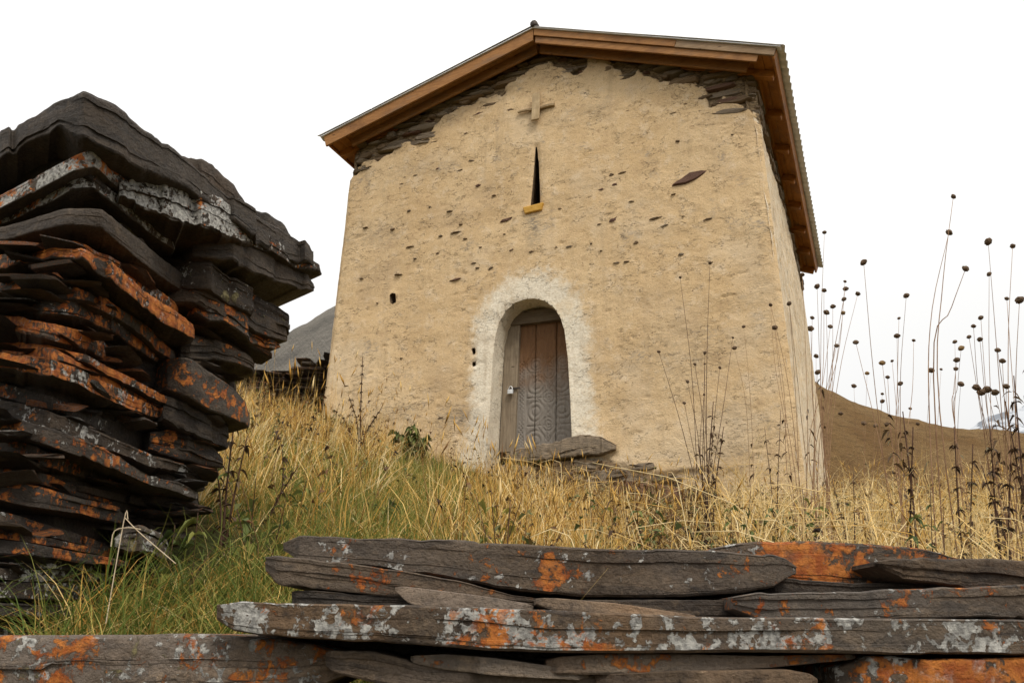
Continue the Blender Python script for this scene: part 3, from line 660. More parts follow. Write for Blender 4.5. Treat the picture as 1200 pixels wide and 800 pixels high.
# window sill and cross
M_OCHRE = mat_plain('ochre_sill', (0.50, 0.27, 0.05), (0.62, 0.37, 0.10), 25, 0.9, 0.05)
a0, b0 = map(float, fuz(614, 249)); a1, b1 = map(float, fuz(637, 239.5))
V = [F(a0 + .02, FAC - .03, b0 - .035), F(a1 - .02, FAC - .03, b0 - .02), F(a1, FAC + .2, b0 + .0), F(a0, FAC + .2, b0 - .02), F(a0 - .005, FAC - .045, b1 - .012), F(a1 + .012, FAC - .04, b1 + .012), F(a1, FAC + .2, b1 + .03), F(a0, FAC + .2, b1 + .01)]
o = obj('window_sill', np.array(V), [(3, 2, 1, 0), (4, 5, 6, 7), (0, 1, 5, 4), (1, 2, 6, 5), (2, 3, 7, 6), (3, 0, 4, 7)], M_OCHRE, wallF); bv = o.modifiers.new('bevel', 'BEVEL'); bv.width = 0.014; bv.segments = 3
M_CROSS = mat_wood('cross_wood', (0.36, 0.26, 0.14), (0.50, 0.38, 0.23), (0.22, 0.14, 0.07), (14, 14, 2), 0.8)
cu0, cz0 = map(float, fuz(625, 145)); cu1, _c = map(float, fuz(634, 145)); _a, cz1 = map(float, fuz(630, 113))
cross = fbox(cu0, cu1, FAC - 0.085, FAC - 0.055, cz0, cz1, 'wooden_cross', M_CROSS, church, 0.012)
sx0 = np.array(fuz(608, 133.5)); sx1 = np.array(fuz(651, 124.5)); tt = np.linspace(0, 1, 9)
V, Fc = tube(F(sx0[0] + (sx1[0] - sx0[0]) * tt, FAC - 0.035 + 0 * tt, sx0[1] + (sx1[1] - sx0[1]) * tt + 0.008 * np.sin(tt * 9)), 0.018 + 0.008 * tt, 6); obj('cross_bar', V, Fc, M_CROSS, cross)

# ------------------------------------------------------------------ roof
M_PINE = mat_wood('pine_board', (0.235, 0.105, 0.032), (0.35, 0.168, 0.056), (0.085, 0.036, 0.014), (3, 3, 22), 0.55)
M_PINEN = mat_wood('pine_soffit', (0.34, 0.125, 0.024), (0.48, 0.205, 0.048), (0.15, 0.05, 0.014), (3, 2, 12), 0.5)
M_PINED = mat_wood('weathered_fascia', (0.22, 0.14, 0.075), (0.33, 0.23, 0.14), (0.10, 0.065, 0.04), (3, 3, 22), 0.7)
roof = bpy.data.objects.new('roof', None); col.objects.link(roof); roof.parent = church; roof.location = (0, 0, 0)
def slope_pt(side, s, d, n):     # s: distance from ridge down the slope, d: below the roof top line
    tip = (uPR, zPR) if side > 0 else (uPL, zPL)
    v = np.array([tip[0] - uRG, tip[1] - zRG], float); L = np.linalg.norm(v); v /= L; nr = np.array([v[1], -v[0]]) * (1 if side > 0 else -1)
    if nr[1] > 0: nr = -nr
    uu = uRG + v[0] * np.asarray(s, float) + nr[0] * np.asarray(d, float); zz = zRG + v[1] * np.asarray(s, float) + nr[1] * np.asarray(d, float)
    return F(uu, n, zz)
def slope_len(side): tip = (uPR, zPR) if side > 0 else (uPL, zPL); return float(math.hypot(tip[0] - uRG, tip[1] - zRG))
def sbox(side, s0, s1, d0, d1, n0, n1, name, mat, parent=roof, cut0=False):
    g = lambda s, d, n: slope_pt(side, s, d, n)
    k = 0.0
    if cut0: # vertical mitre at the ridge
        tip = (uPR, zPR) if side > 0 else (uPL, zPL); k = abs((tip[1] - zRG) / (tip[0] - uRG))
    P = [g(s0 + k * d1 * 1.0, d1, n0), g(s1, d1, n0), g(s1, d1, n1), g(s0 + k * d1 * 1.0, d1, n1), g(s0 + k * d0, d0, n0), g(s1, d0, n0), g(s1, d0, n1), g(s0 + k * d0, d0, n1)]
    o = obj(name, np.array(P), [(3, 2, 1, 0), (4, 5, 6, 7), (0, 1, 5, 4), (1, 2, 6, 5), (2, 3, 7, 6), (3, 0, 4, 7)], mat, parent)
    bv = o.modifiers.new('bevel', 'BEVEL'); bv.width = 0.004; bv.segments = 2; return o
for side in (1, -1):
    L = slope_len(side)
    if side > 0:
        sbox(side, 0.005, L * 0.62, 0.012, 0.105, 0.0, 0.03, 'barge_board', M_PINE, cut0=True)
        sbox(side, L * 0.62 + 0.004, L - 0.02, 0.012, 0.110, 0.0, 0.03, 'barge_board', M_PINED)
        sbox(side, 0.02, L - 0.20, 0.108, 0.20, 0.022, 0.05, 'barge_board', M_PINE, cut0=True)
    else:
        sbox(side, 0.005, L - 0.02, 0.012, 0.185, 0.0, 0.03, 'barge_board', M_PINE, cut0=True)
    sbox(side, 0.02, L - 0.33, 0.10, 0.235, 0.19, 0.22, 'inner_board', M_PINE, cut0=True)
    for k, (n0, n1) in enumerate(((0.052, 0.12), (0.122, 0.188), (0.222, 0.29))):
        sbox(side, 0.05, L - 0.36, 0.085 + 0.003 * k, 0.105 + 0.003 * k, n0, n1, 'soffit_board', M_PINE)
    # eave: boards running along the building, carried on rafter tails
    for k in range(4):
        sbox(side, L - 0.045 - 0.13 * (k + 1) + 0.004, L - 0.045 - 0.13 * k, 0.060 + 0.004 * (k % 2), 0.082 + 0.004 * (k % 2), 0.031, LEN, 'soffit_board', M_PINEN)
    sbox(side, L - 0.040, L - 0.012, 0.018, 0.125, 0.031, LEN, 'eave_fascia', M_PINEN)
    for k in range(8):
        n0 = 0.34 + k * 0.86; sbox(side, L - 1.2, L - 0.05, 0.09, 0.185, n0, n0 + 0.085, 'rafter', M_PINEN)
    sbox(side, L - 0.30, L - 0.24, 0.087, 0.16, 0.34, LEN - 0.02, 'wall_plate', M_PINEN)
    sbox(side, L - 1.2, L - 0.36, 0.030, 0.058, 0.10, LEN - 0.05, 'roof_board', M_PINE)
    sbox(side, 0.02, L - 1.204, 0.030, 0.058, 0.10, LEN - 0.05, 'roof_board', M_PINE)
    # corrugated sheet
    nn_ = np.arange(-0.035, LEN + 0.06, 0.0125); ss = np.concatenate([np.linspace(-0.02, L, 8), [L + 0.02, L + 0.04, L + 0.06]]); S2, N2 = np.meshgrid(ss, nn_); S2 = S2.ravel(); N2 = N2.ravel()
    dd = -0.012 - 0.016 * (1 + np.sin(N2 * 2 * math.pi / 0.15)) + 0.008 * fbm(np.stack([S2 * 1.5, N2 * 1.5, 0 * S2 + side], 1), 2)
    dd = dd - np.clip(S2 - L, 0, None) * 0.10
    o = obj('metal_sheet', slope_pt(side, S2, dd, N2), grid_faces(len(nn_), len(ss)), M_METAL, roof, True); so = o.modifiers.new('solid', 'SOLIDIFY'); so.thickness = 0.006
    # folded trim along the verge
    sbox(side, -0.01, L + 0.03, -0.006, 0.010, -0.022, 0.06, 'verge_trim', M_METAL)
V, Fc = tube(np.array([slope_pt(1, 0, -0.045, n) for n in np.linspace(-0.04, LEN + 0.05, 8)]), 0.05, 8); obj('ridge_cap', V, Fc, M_IRON, roof, True)

# ------------------------------------------------------------------ slate slabs of the dry walls
def rotz2(v, a): return np.array([v[0] * math.cos(a) - v[1] * math.sin(a), v[0] * math.sin(a) + v[1] * math.cos(a), 0])
def soft_face(planes, k):
    def f(x, y):
        d = ray(x, y); ts = [(P @ Nn) / (d @ Nn) for P, Nn in planes]; m = np.maximum(ts[0], ts[1])
        return d * (m + np.log(np.exp(k * (ts[0] - m)) + np.exp(k * (ts[1] - m))) / k)[:, None]
    return f
def unproject_to(planes):
    def f(x, y):
        d = ray(x, y); t = None
        for P, Nn in planes:
            tt = (P @ Nn) / (d @ Nn); t = tt if t is None else np.maximum(t, tt)
        return d * t[:, None]
    return f
ruin = None
def slab(parent, st, surf, inw, depth, seed, lo=-1.0, lg=-1.0, ly=-1.0, tone=1.0, prot=0.0, res=0.006, layers=7, amp=1.0, name='slab', label=None, ends=(1, 1), bow=0.0, mat=None, gap=0.0):
    r = np.random.default_rng(seed); st = np.array(st, float)
    inw = np.array([inw[0], inw[1], 0.0]); inw /= np.linalg.norm(inw)
    T0 = surf(st[:, 0], st[:, 1]); B0 = surf(st[:, 0], st[:, 2])
    Lc = np.concatenate([[0], np.cumsum(np.linalg.norm(np.diff((T0 + B0) / 2, axis=0), axis=1))]); n = max(24, int(Lc[-1] / res)); s = np.linspace(0, Lc[-1], n)
    T = np.stack([np.interp(s, Lc, T0[:, k]) for k in range(3)], 1); B = np.stack([np.interp(s, Lc, B0[:, k]) for k in range(3)], 1)
    kk = max(3, int(0.012 / res)) | 1
    if n > kk * 3:
        ker = np.hanning(kk + 2)[1:-1]; ker /= ker.sum()
        sm = lambda A: np.stack([np.convolve(np.pad(A[:, k], kk // 2, 'reflect', reflect_type='odd'), ker, 'valid') for k in range(3)], 1)
        T, B = sm(T), sm(B)
    B = B + (T - B) * gap; th = np.linalg.norm(T - B, axis=1).mean()
    def n1(f, a, o, oc=3):          # faceted: straight runs between random knots, with a little fine noise
        kn = np.sort(r.uniform(-0.05, s[-1] + 0.05, max(3, int(s[-1] * f * 0.9)))); v = r.uniform(-0.9, 0.9, len(kn))
        return a * (0.8 * np.interp(s, kn, v) + 0.35 * fbm(np.stack([s * f * 2 + o, 0 * s + seed * 1.7, 0 * s + o], 1), oc, 0.6))
    T = T + np.array([0, 0, 1.0]) * n1(9, th * 0.10 * amp, 1)[:, None] + np.array([0, 0, 1.0]) * n1(34, th * 0.075 * amp, 5)[:, None]
    B = B + np.array([0, 0, 1.0]) * n1(9, th * 0.12 * amp, 2)[:, None] + np.array([0, 0, 1.0]) * n1(34, th * 0.085 * amp, 6)[:, None]
    # ends round off
    e0 = np.clip(1 - s / (r.uniform(0.3, 0.9) * th), 0, 1) * ends[0]; e1 = np.clip(1 - (s[-1] - s) / (r.uniform(0.3, 0.9) * th), 0, 1) * ends[1]; e = np.clip(e0 + e1, 0, 1)
    M = (T + B) / 2; T = T + (M - T) * (r.uniform(0.05, 0.45) * e)[:, None]; B = B + (M - B) * (r.uniform(0.1, 0.7) * e)[:, None]
    te = max(th, 0.05)
    def steps(dens, a):         # broken faces: sudden set-backs along the edge
        kn = np.sort(r.uniform(0, s[-1], max(1, int(s[-1] * dens)))); v = r.normal(0, a, len(kn) + 1); st_ = v[np.searchsorted(kn, s)]
        return np.convolve(np.pad(st_, 1, 'edge'), [0.25, 0.5, 0.25], 'valid')
    base_in = -prot + steps(9, te * 0.16 * amp) + n1(6, te * 0.34 * amp, 3) + n1(28, th * 0.08 * amp, 4) + e * th * 0.40 - bow * np.sin(np.pi * s / s[-1])
    # layered front face: each lamina set in or out on its own
    bnd = np.sort(np.concatenate([[0, 1], r.uniform(0.06, 0.94, layers - 1)])); rows = []; W = []
    b = 0.075 * th
    rows += [(0.0, depth), (0.0, depth * 0.45), (0.0, depth * 0.15), (0.0, b * 1.8)]; W += [None] * 4
    rows.append((0.012, b * 0.8)); W.append(0.4); rows.append((0.05, b * 0.25)); W.append(0.7)
    drift = [n1(7, 0.75 / layers, 50 + k) * (0 < k < layers) for k in range(layers + 1)]; lastt = 0.055
    for k in range(layers):
        gate = np.clip(0.5 + n1(6, 1.1, 70 + k), 0, 1.3) + steps(7, 0.3)
        o = n1(5 + 6 * r.random(), th * 0.10 * amp, 20 + 3.1 * k, 4) + r.normal() * th * 0.05 * amp
        a0, a1 = bnd[k], bnd[k + 1]
        for q in (0.03, 0.5, 0.97):
            t = a0 + (a1 - a0) * q
            if 0.03 < t < 0.97:
                dr = 0 if q == 0.5 else 1
                tv = np.clip(t + drift[k + (1 if q > 0.5 else 0)] * dr + (0.5 * (drift[k] + drift[k + 1]) if q == 0.5 else 0), 0.055, 0.945)
                if len(rows) > 6: tv = np.maximum(tv, lastt + 0.002)
                lastt = tv; rows.append((np.minimum(tv, 0.95), o * gate + (0.006 * th if q != 0.5 else 0))); W.append(1.0)
    rows.append((0.955, b * 0.35)); W.append(0.7); rows.append((0.99, b * 0.9)); W.append(0.4)
    rows += [(1.0, b * 2.0), (1.0, depth * 0.15), (1.0, depth * 0.45), (1.0, depth)]; W += [None] * 4
    V = []
    for (t, o) in rows:
        t = np.broadcast_to(t, (n,))[:, None]; P = T * (1 - t) + B * t + inw * (base_in + o)[:, None]
        V.append(P)
    V = np.concatenate(V); nr = len(rows)
    p = V * np.array([14, 14, 60]) + seed
    V = V + inw * (th * 0.05 * amp * fbm(p, 3))[:, None] + np.array([0, 0, 1.0]) * (th * 0.025 * amp * fbm(V * np.array([18, 18, 18]) + seed + 9, 3))[:, None]
    F_ = grid_faces(nr, n)
    capA = [k * n for k in range(nr)]; capB = [k * n + n - 1 for k in range(nr)][::-1]
    cA = len(V); V = np.vstack([V, V[capA].mean(0), V[capB].mean(0)])
    back = np.stack([np.arange(n - 1), np.arange(n - 1) + (nr - 1) * n, np.arange(n - 1) + (nr - 1) * n + 1, np.arange(n - 1) + 1], 1)
    tri = []
    for i in range(nr): tri.append((capA[(i + 1) % nr], capA[i], cA, cA)); tri.append((capB[(i + 1) % nr], capB[i], cA + 1, cA + 1))
    Vl = V - origin_of(parent); me = bpy.data.meshes.new(name)
    quads = np.concatenate([F_, back]); tri3 = np.array([t[:3] for t in tri])
    me.vertices.add(len(Vl)); me.vertices.foreach_set('co', Vl.ravel())
    me.loops.add(quads.size + tri3.size); me.loops.foreach_set('vertex_index', np.concatenate([quads.ravel(), tri3.ravel()]).astype(np.int32))
    me.polygons.add(len(quads) + len(tri3))
    me.polygons.foreach_set('loop_start', np.concatenate([np.arange(len(quads)) * 4, quads.size + np.arange(len(tri3)) * 3]).astype(np.int32))
    me.polygons.foreach_set('loop_total', np.concatenate([np.full(len(quads), 4), np.full(len(tri3), 3)]).astype(np.int32))
    me.polygons.foreach_set('use_smooth', np.ones(len(quads) + len(tri3), bool))
    me.update(calc_edges=True); me.validate(); me.set_sharp_from_angle(angle=math.radians(32)); me.materials.append(mat or M_SLATE)
    o = bpy.data.objects.new(name, me); col.objects.link(o); o.parent = parent
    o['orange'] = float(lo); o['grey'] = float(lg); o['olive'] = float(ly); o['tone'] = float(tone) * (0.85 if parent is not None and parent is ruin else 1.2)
    if label: o['label'] = label
    return o

sth = unproject_to([(F(0, FAC - 0.10, 0), N)])
slab(wallF, [(590, 527, 541), (620, 523, 540), (650, 517, 538), (680, 508, 533), (702, 509, 531), (719, 517, 527)], sth, N[:2], 0.5, 201, res=0.012, mat=M_GSTONE, name='threshold_stone', layers=4, amp=0.6)
for k_, st_ in enumerate([[(566, 546, 566), (600, 544, 570), (632, 548, 568)], [(640, 541, 556), (680, 538, 553), (722, 540, 550)], [(634, 558, 580), (660, 556, 582), (690, 560, 578)], [(690, 552, 566), (720, 550, 568), (752, 556, 568)], [(655, 582, 604), (700, 576, 602), (740, 580, 600)], [(735, 568, 590), (770, 566, 590), (802, 572, 588)], [(560, 570, 596), (600, 572, 598), (645, 578, 600)]]):
    slab(wallF, st_, unproject_to([(F(0, FAC - 0.03 - 0.03 * (k_ % 2), 0), N)]), N[:2], 0.35, 210 + k_, res=0.014, mat=(M_GSTONE, M_WSTONE, M_RSTONE)[k_ % 3], name='foundation_stone', layers=3, amp=0.8)
# --- the tall ruined wall end
C0 = on_y(np.array([108.]), np.array([200.]), np.array([1.9]))[0]
dR = np.array([0.09, 1.0, 0]); dR /= np.linalg.norm(dR); nR = np.array([-dR[1], dR[0], 0])           # inward normal of the right face
dL = np.array([-1.8, 1.0, 0]); dL /= np.linalg.norm(dL); nL = np.array([-dL[1], dL[0], 0]); nL = -nL if nL[1] < 0 else nL
nL = np.array([0.485, 0.874, 0])
near_face = unproject_to([(C0, nR), (C0, nL)])
C1 = on_y(np.array([225.]), np.array([300.]), np.array([2.42]))[0]
dF = np.array([0.42, 1.0, 0]); dF /= np.linalg.norm(dF); nF = np.array([-dF[1], dF[0], 0])
far_face = unproject_to([(C1, nF), (C1, np.array([0.3, 0.95, 0]))])
C2 = on_y(np.array([100.]), np.array([120.]), np.array([1.86]))[0]
nC = np.array([-0.90, 0.43, 0]); cap_face = unproject_to([(C2, nC), (C2, np.array([0.46, 0.89, 0]))])
ruin = thing('dry_stone_wall', (-0.95, 2.25, 0.0), 'tall ruined end of a dark slate wall splashed with orange lichen', 'stone wall')
INP = (-0.475, 0.88)
def pile(st, seed, surf=near_face, **kw):
    kw.setdefault('depth', 0.42); kw.setdefault('gap', 0.10); d = kw.pop('depth')
    A = np.array(st, float); th = (A[:, 2] - A[:, 1]).mean(); k = 1 if (surf is cap_face or kw.get('label') or th < 24) else (2 if th < 37 else 3)
    r = np.random.default_rng(seed + 500)
    def own(): return soft_face([(C0 + np.array([r.normal(0, 0.015), r.normal(0, 0.02), 0]), rotz2(nR, r.normal(0, 0.07))), (C0, rotz2(nL, r.normal(0, 0.12)))], r.uniform(14, 70)) if surf is near_face else surf
    if k == 1: return slab(ruin, st, own(), INP, d, seed, **kw)
    cuts = np.concatenate([[0], np.sort(np.linspace(0, 1, k + 1)[1:-1] + r.uniform(-0.14, 0.14, k - 1)), [1]]); p0 = kw.pop('prot', 0.0); lo0 = kw.pop('lo', -1.0); lg0 = kw.pop('lg', -1.0); kw['gap'] = 0.10; kw.setdefault('layers', 4); kw['layers'] = min(4, kw['layers']); t0 = kw.pop('tone', 1.0)
    for q in range(k):
        xa, xb = A[0, 0], A[-1, 0] - (r.uniform(0, 26) if q != r.integers(0, k) else 0); xs = np.unique(np.concatenate([A[:, 0][A[:, 0] < xb - 4], [xb]]))
        yt = np.interp(xs, A[:, 0], A[:, 1]); yb = np.interp(xs, A[:, 0], A[:, 2]); tilt = r.normal(0, 1.6) * (xs - xs.mean()) / (np.ptp(xs) + 1)
        slab(ruin, np.stack([xs, yt + (yb - yt) * cuts[q] + tilt, yt + (yb - yt) * cuts[q + 1] + tilt], 1), own(), INP, d, seed * 10 + q, prot=p0 + r.uniform(-0.04, 0.035), lo=lo0 + r.uniform(-0.22, 0.08), lg=lg0 + r.uniform(-0.15, 0.12), tone=t0 * r.uniform(0.75, 1.25), **kw)
# capstones
pile([(-60, 190, 240), (0, 160, 196), (40, 142, 172), (70, 128, 160), (97, 118, 178), (120, 130, 192), (150, 148, 204), (180, 166, 214), (215, 190, 226), (250, 218, 250), (290, 244, 284), (330, 268, 305), (368, 292, 316)], 1, cap_face, tone=0.95, lo=-0.6, layers=5, prot=0.03, depth=0.30, amp=0.8)
pile([(170, 160, 190), (200, 163, 200), (235, 172, 214), (262, 190, 232), (280, 208, 246), (297, 226, 250)], 2, cap_face, tone=0.95, prot=-0.06, layers=4, amp=0.7, depth=0.4)
pile([(285, 228, 262), (310, 236, 276), (335, 252, 290), (354, 272, 292)], 3, cap_face, tone=0.9, prot=-0.05, layers=4, amp=0.7, depth=0.35)
pile([(-60, 218, 262), (0, 186, 232), (40, 160, 212), (62, 155, 200), (90, 172, 206), (110, 186, 205)], 4, near_face, tone=0.75, prot=0.0, lo=-0.3)
pile([(-60, 275, 300), (0, 238, 268), (50, 212, 244), (85, 192, 224), (110, 181, 222), (140, 206, 248), (175, 238, 276), (205, 268, 294)], 5, lo=0.20, lg=0.42, prot=0.02, tone=1.15, layers=6, amp=0.7)
pile([(10, 270, 290), (35, 252, 278), (60, 238, 268), (85, 240, 262), (130, 248, 280), (170, 262, 292), (200, 282, 300)], 6, ly=0.35, prot=-0.05, tone=0.8)
pile([(142, 202, 228), (165, 199, 240), (200, 205, 258), (240, 226, 276), (280, 250, 290), (315, 272, 292)], 7, cap_face, lo=0.10, lg=0.50, prot=0.0, tone=0.9)
pile([(-60, 302, 335), (0, 274, 292), (40, 262, 280), (75, 251, 272), (118, 253, 278), (150, 278, 304), (185, 306, 332), (215, 330, 352), (244, 350, 364)], 8, tone=1.25, prot=0.05, lo=-0.3, layers=5, amp=0.5, label='smooth bare grey slab without lichen')
pile([(-60, 305, 345), (0, 290, 326), (30, 285, 318), (60, 282, 310), (95, 286, 314), (130, 300, 342), (165, 326, 370), (195, 348, 392), (225, 372, 404)], 9, lo=0.55, lg=0.28, prot=0.02)
pile([(-60, 345, 382), (0, 330, 366), (50, 326, 372), (90, 335, 372), (130, 356, 392), (165, 380, 415), (190, 402, 432), (207, 414, 436)], 10, lo=0.48, lg=0.15, prot=0.035)
pile([(-60, 372, 408), (0, 368, 402), (50, 380, 412), (100, 392, 426), (140, 414, 446), (185, 436, 470), (212, 456, 478)], 11, lo=0.50, lg=0.12, prot=0.02)
pile([(-60, 408, 440), (0, 406, 442), (60, 416, 450), (110, 436, 470), (160, 462, 492), (206, 486, 502)], 12, lo=0.52, lg=0.14, prot=0.05, tone=1.1)
pile([(-60, 444, 482), (0, 446, 486), (60, 462, 500), (120, 488, 522), (180, 514, 548), (215, 532, 552), (240, 545, 556)], 13, lo=0.16, lg=0.12, prot=0.01, tone=0.85)
pile([(-60, 484, 530), (0, 488, 532), (50, 500, 546), (100, 520, 560), (140, 538, 572), (170, 556, 580), (210, 566, 590), (232, 578, 594)], 14, lo=0.22, lg=0.02, prot=0.025, tone=1.1)
pile([(-60, 540, 580), (0, 543, 592), (45, 552, 598), (90, 570, 604), (130, 580, 612), (165, 592, 618)], 15, lo=0.45, prot=0.02, tone=0.8)
pile([(90, 566, 590), (130, 574, 600), (170, 584, 612), (205, 596, 622), (220, 604, 622)], 16, tone=0.8, prot=-0.03)
pile([(-60, 598, 655), (0, 600, 652), (40, 610, 654), (90, 626, 660), (130, 640, 664), (150, 650, 664)], 17, lo=0.36, lg=0.08, prot=0.03, tone=0.85)
pile([(80, 602, 625), (120, 612, 634), (160, 622, 650), (200, 628, 652), (216, 636, 652)], 18, tone=0.7, prot=-0.06)
pile([(-60, 654, 708), (0, 654, 706), (60, 658, 706), (100, 660, 706), (126, 664, 704)], 19, lo=0.12, lg=0.34, prot=0.045, tone=0.8, layers=4)
pile([(100, 650, 690), (150, 655, 700), (190, 650, 700), (215, 652, 690)], 20, tone=0.6, prot=-0.10)
pile([(-60, 706, 748), (0, 706, 748), (50, 708, 748), (92, 712, 748)], 21, lg=0.12, prot=0.02, tone=0.7)
pile([(70, 700, 750), (130, 700, 755), (190, 696, 750), (215, 700, 740)], 22, tone=0.6, prot=-0.10)
pile([(134, 624, 650), (146, 616, 656), (165, 618, 654), (186, 628, 656), (198, 640, 656)], 23, lo=0.05, lg=0.25, ly=0.1, prot=0.06, depth=0.16, tone=1.9, label='small tan stone wedged low in the wall')
# farther half of the wall end
def farp(st, seed, **kw):
    kw.setdefault('depth', 0.4); kw.setdefault('gap', 0.08); d = kw.pop('depth'); return slab(ruin, st, far_face, (-0.7, 0.7), d, seed, res=0.008, **kw)
farp([(225, 262, 290), (240, 268, 290), (280, 290, 312), (320, 310, 330), (350, 328, 338)], 31, lo=0.15, lg=0.25, prot=0.15, layers=4)
farp([(205, 290, 322), (245, 288, 322), (290, 312, 340), (330, 332, 352), (347, 342, 354)], 32, tone=1.25, prot=0.15, layers=5)
farp([(190, 312, 350), (230, 314, 352), (270, 340, 374), (310, 362, 392), (334, 378, 394)], 33, lo=0.10, lg=0.10, prot=0.07, ly=0.05)
farp([(180, 330, 362), (225, 336, 364), (260, 352, 384), (300, 376, 402), (330, 394, 408)], 34, lo=0.12, prot=0.05)
farp([(225, 348, 380), (250, 356, 384), (290, 380, 408), (312, 394, 416), (322, 402, 416)], 35, lo=0.36, prot=0.05, tone=1.1)
farp([(215, 370, 400), (250, 380, 404), (280, 396, 414), (302, 410, 420)], 36, tone=1.5, prot=-0.02, layers=4)
farp([(215, 392, 420), (250, 396, 424), (280, 412, 432), (300, 424, 440)], 37, tone=1.1, prot=0.0, lo=0.10)
farp([(200, 404, 440), (240, 412, 446), (270, 428, 456), (292, 444, 462)], 38, tone=0.8, prot=-0.04)
farp([(192, 420, 462), (205, 420, 470), (235, 440, 490), (262, 460, 500), (286, 486, 506)], 39, lo=0.26, tone=1.2, prot=0.07, amp=0.4, layers=3, label='smooth grey slab rimmed with orange lichen')
farp([(190, 462, 500), (210, 468, 508), (240, 486, 520), (272, 504, 530)], 40, tone=0.75, prot=0.03)
farp([(180, 500, 530), (210, 506, 540), (240, 520, 548), (262, 534, 552)], 41, lo=0.14, tone=0.8)
farp([(170, 528, 560), (205, 536, 566), (235, 548, 576), (250, 556, 578)], 42, tone=0.8, prot=-0.02)
farp([(160, 560, 590), (200, 566, 600), (226, 574, 606), (240, 584, 606)], 43, tone=0.9, prot=-0.02)
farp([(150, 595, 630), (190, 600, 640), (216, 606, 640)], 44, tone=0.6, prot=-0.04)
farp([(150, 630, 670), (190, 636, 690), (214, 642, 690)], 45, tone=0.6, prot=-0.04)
# thin broken chips wedged between the slabs
chip_me = []
for i in range(8):
    V, Fc = stone_variant(400 + i, 'block' if i % 2 else 'lens'); V = V.copy(); V[:, 2] += 0.18 * np.sign(V[:, 0]) * (i % 3 - 1); me = mesh_np('slate_chip', V, Fc); me.materials.append(M_SLATE); chip_me.append(me)
rc = np.random.default_rng(77)
def chips(parent, P, yaw, w, h, dep, lo, lg, tone):
    o = bpy.data.objects.new('slate_chip', chip_me[int(rc.integers(0, 8))]); col.objects.link(o); o.parent = parent; o.location = tuple(P - origin_of(parent))
    o.rotation_euler = (rc.normal(0, 0.10), rc.normal(0, 0.10), yaw); o.scale = (w, dep, h); o['orange'] = float(lo); o['grey'] = float(lg); o['olive'] = -1.0; o['tone'] = float(tone)
yawR = math.atan2(dR[1], dR[0]); yawF = math.atan2(dF[1], dF[0])
for q in range(120):
    fr = q % 3 == 0
    if fr: y = rc.uniform(285, 640); x = rc.uniform(205, np.interp(y, [285, 330, 400, 500, 640], [335, 335, 300, 255, 205])); P = far_face(np.array([x]), np.array([y]))[0] + nF * rc.uniform(-0.045, 0.03); yw = yawF
    else: y = rc.uniform(285, 700); x = rc.uniform(45 if y < 360 else 5, np.interp(y, [285, 340, 420, 560, 700], [150, 200, 205, 215, 120])); P = near_face(np.array([x]), np.array([y]))[0] + nR * rc.uniform(-0.035, 0.04); yw = yawR
    chips(ruin, P, yw + rc.normal(0, 0.25), rc.uniform(0.06, 0.20), rc.uniform(0.007, 0.020), 0.10, rc.choice([-1.0, 0.2, 0.45]), rc.choice([-1.0, 0.0, 0.3]), rc.uniform(0.6, 1.7))
# packing stones filling the core, toned darker to put shade in the gaps
for k in range(14):
    y0 = 215 + k * 38; xr = np.interp(y0, [215, 300, 420, 560, 760], [240, 250, 215, 190, 150])
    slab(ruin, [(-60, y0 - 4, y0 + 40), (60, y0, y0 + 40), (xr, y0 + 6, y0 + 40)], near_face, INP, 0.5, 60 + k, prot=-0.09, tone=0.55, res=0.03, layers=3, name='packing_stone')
for k in range(1, 10):
    y0 = 262 + k * 34; xr = np.interp(y0, [260, 340, 420, 500, 640], [272, 280, 250, 220, 180])
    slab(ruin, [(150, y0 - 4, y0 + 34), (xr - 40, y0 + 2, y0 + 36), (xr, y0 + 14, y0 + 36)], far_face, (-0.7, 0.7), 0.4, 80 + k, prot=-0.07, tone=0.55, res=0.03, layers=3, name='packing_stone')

# --- the low wall along the foot of the slope
low = thing('dry_stone_wall', (0.2, 1.35, -0.48), 'low wall of long flat slate slabs crusted with grey and orange lichen', 'stone wall')
def lows(st, Y, seed, **kw):
    P = np.array([0, Y, 0.0]); d = kw.pop('depth', 0.34); return slab(low, st, unproject_to([(P, np.array([0, 1.0, 0]))]), (0, 1), d, seed, res=kw.pop('res', 0.0045), **kw)
lows([(-80, 744, 830), (0, 744, 832), (120, 743, 834), (260, 746, 830), (360, 752, 822), (400, 764, 806)], 1.16, 101, lo=0.24, lg=0.24, ly=0.10, tone=2.5, prot=0.0, amp=0.35, layers=8)
lows([(248, 703, 726), (270, 704, 738), (330, 706, 745), (450, 709, 752), (600, 714, 762), (700, 718, 765), (850, 722, 765), (1000, 724, 765), (1120, 725, 766), (1800, 727, 768)], 1.12, 102, lo=0.14, lg=0.34, tone=1.45, amp=0.4, layers=6, bow=0.01, label='long thin slab blotched with pale grey lichen')
lows([(310, 652, 674), (330, 653, 684), (400, 658, 694), (480, 668, 702), (540, 678, 706), (600, 694, 708), (640, 700, 710)], 1.30, 103, lo=0.14, tone=1.45, amp=0.8)
lows([(462, 686, 692), (480, 687, 708), (530, 693, 716), (580, 700, 716), (625, 708, 716)], 1.22, 104, tone=2.6, amp=0.25, layers=3, label='thin reddish brown slab with a smooth face')
lows([(628, 700, 708), (650, 700, 716), (720, 706, 722), (780, 715, 726), (815, 720, 727)], 1.20, 105, tone=3.0, amp=0.5, layers=4)
lows([(326, 630, 648), (345, 625, 654), (420, 628, 660), (520, 630, 676), (600, 634, 692), (700, 641, 702), (800, 644, 702), (880, 647, 694), (925, 652, 686), (938, 660, 680)], 1.34, 106, lo=0.10, lg=0.04, tone=1.35, amp=0.55, layers=8, depth=0.30)
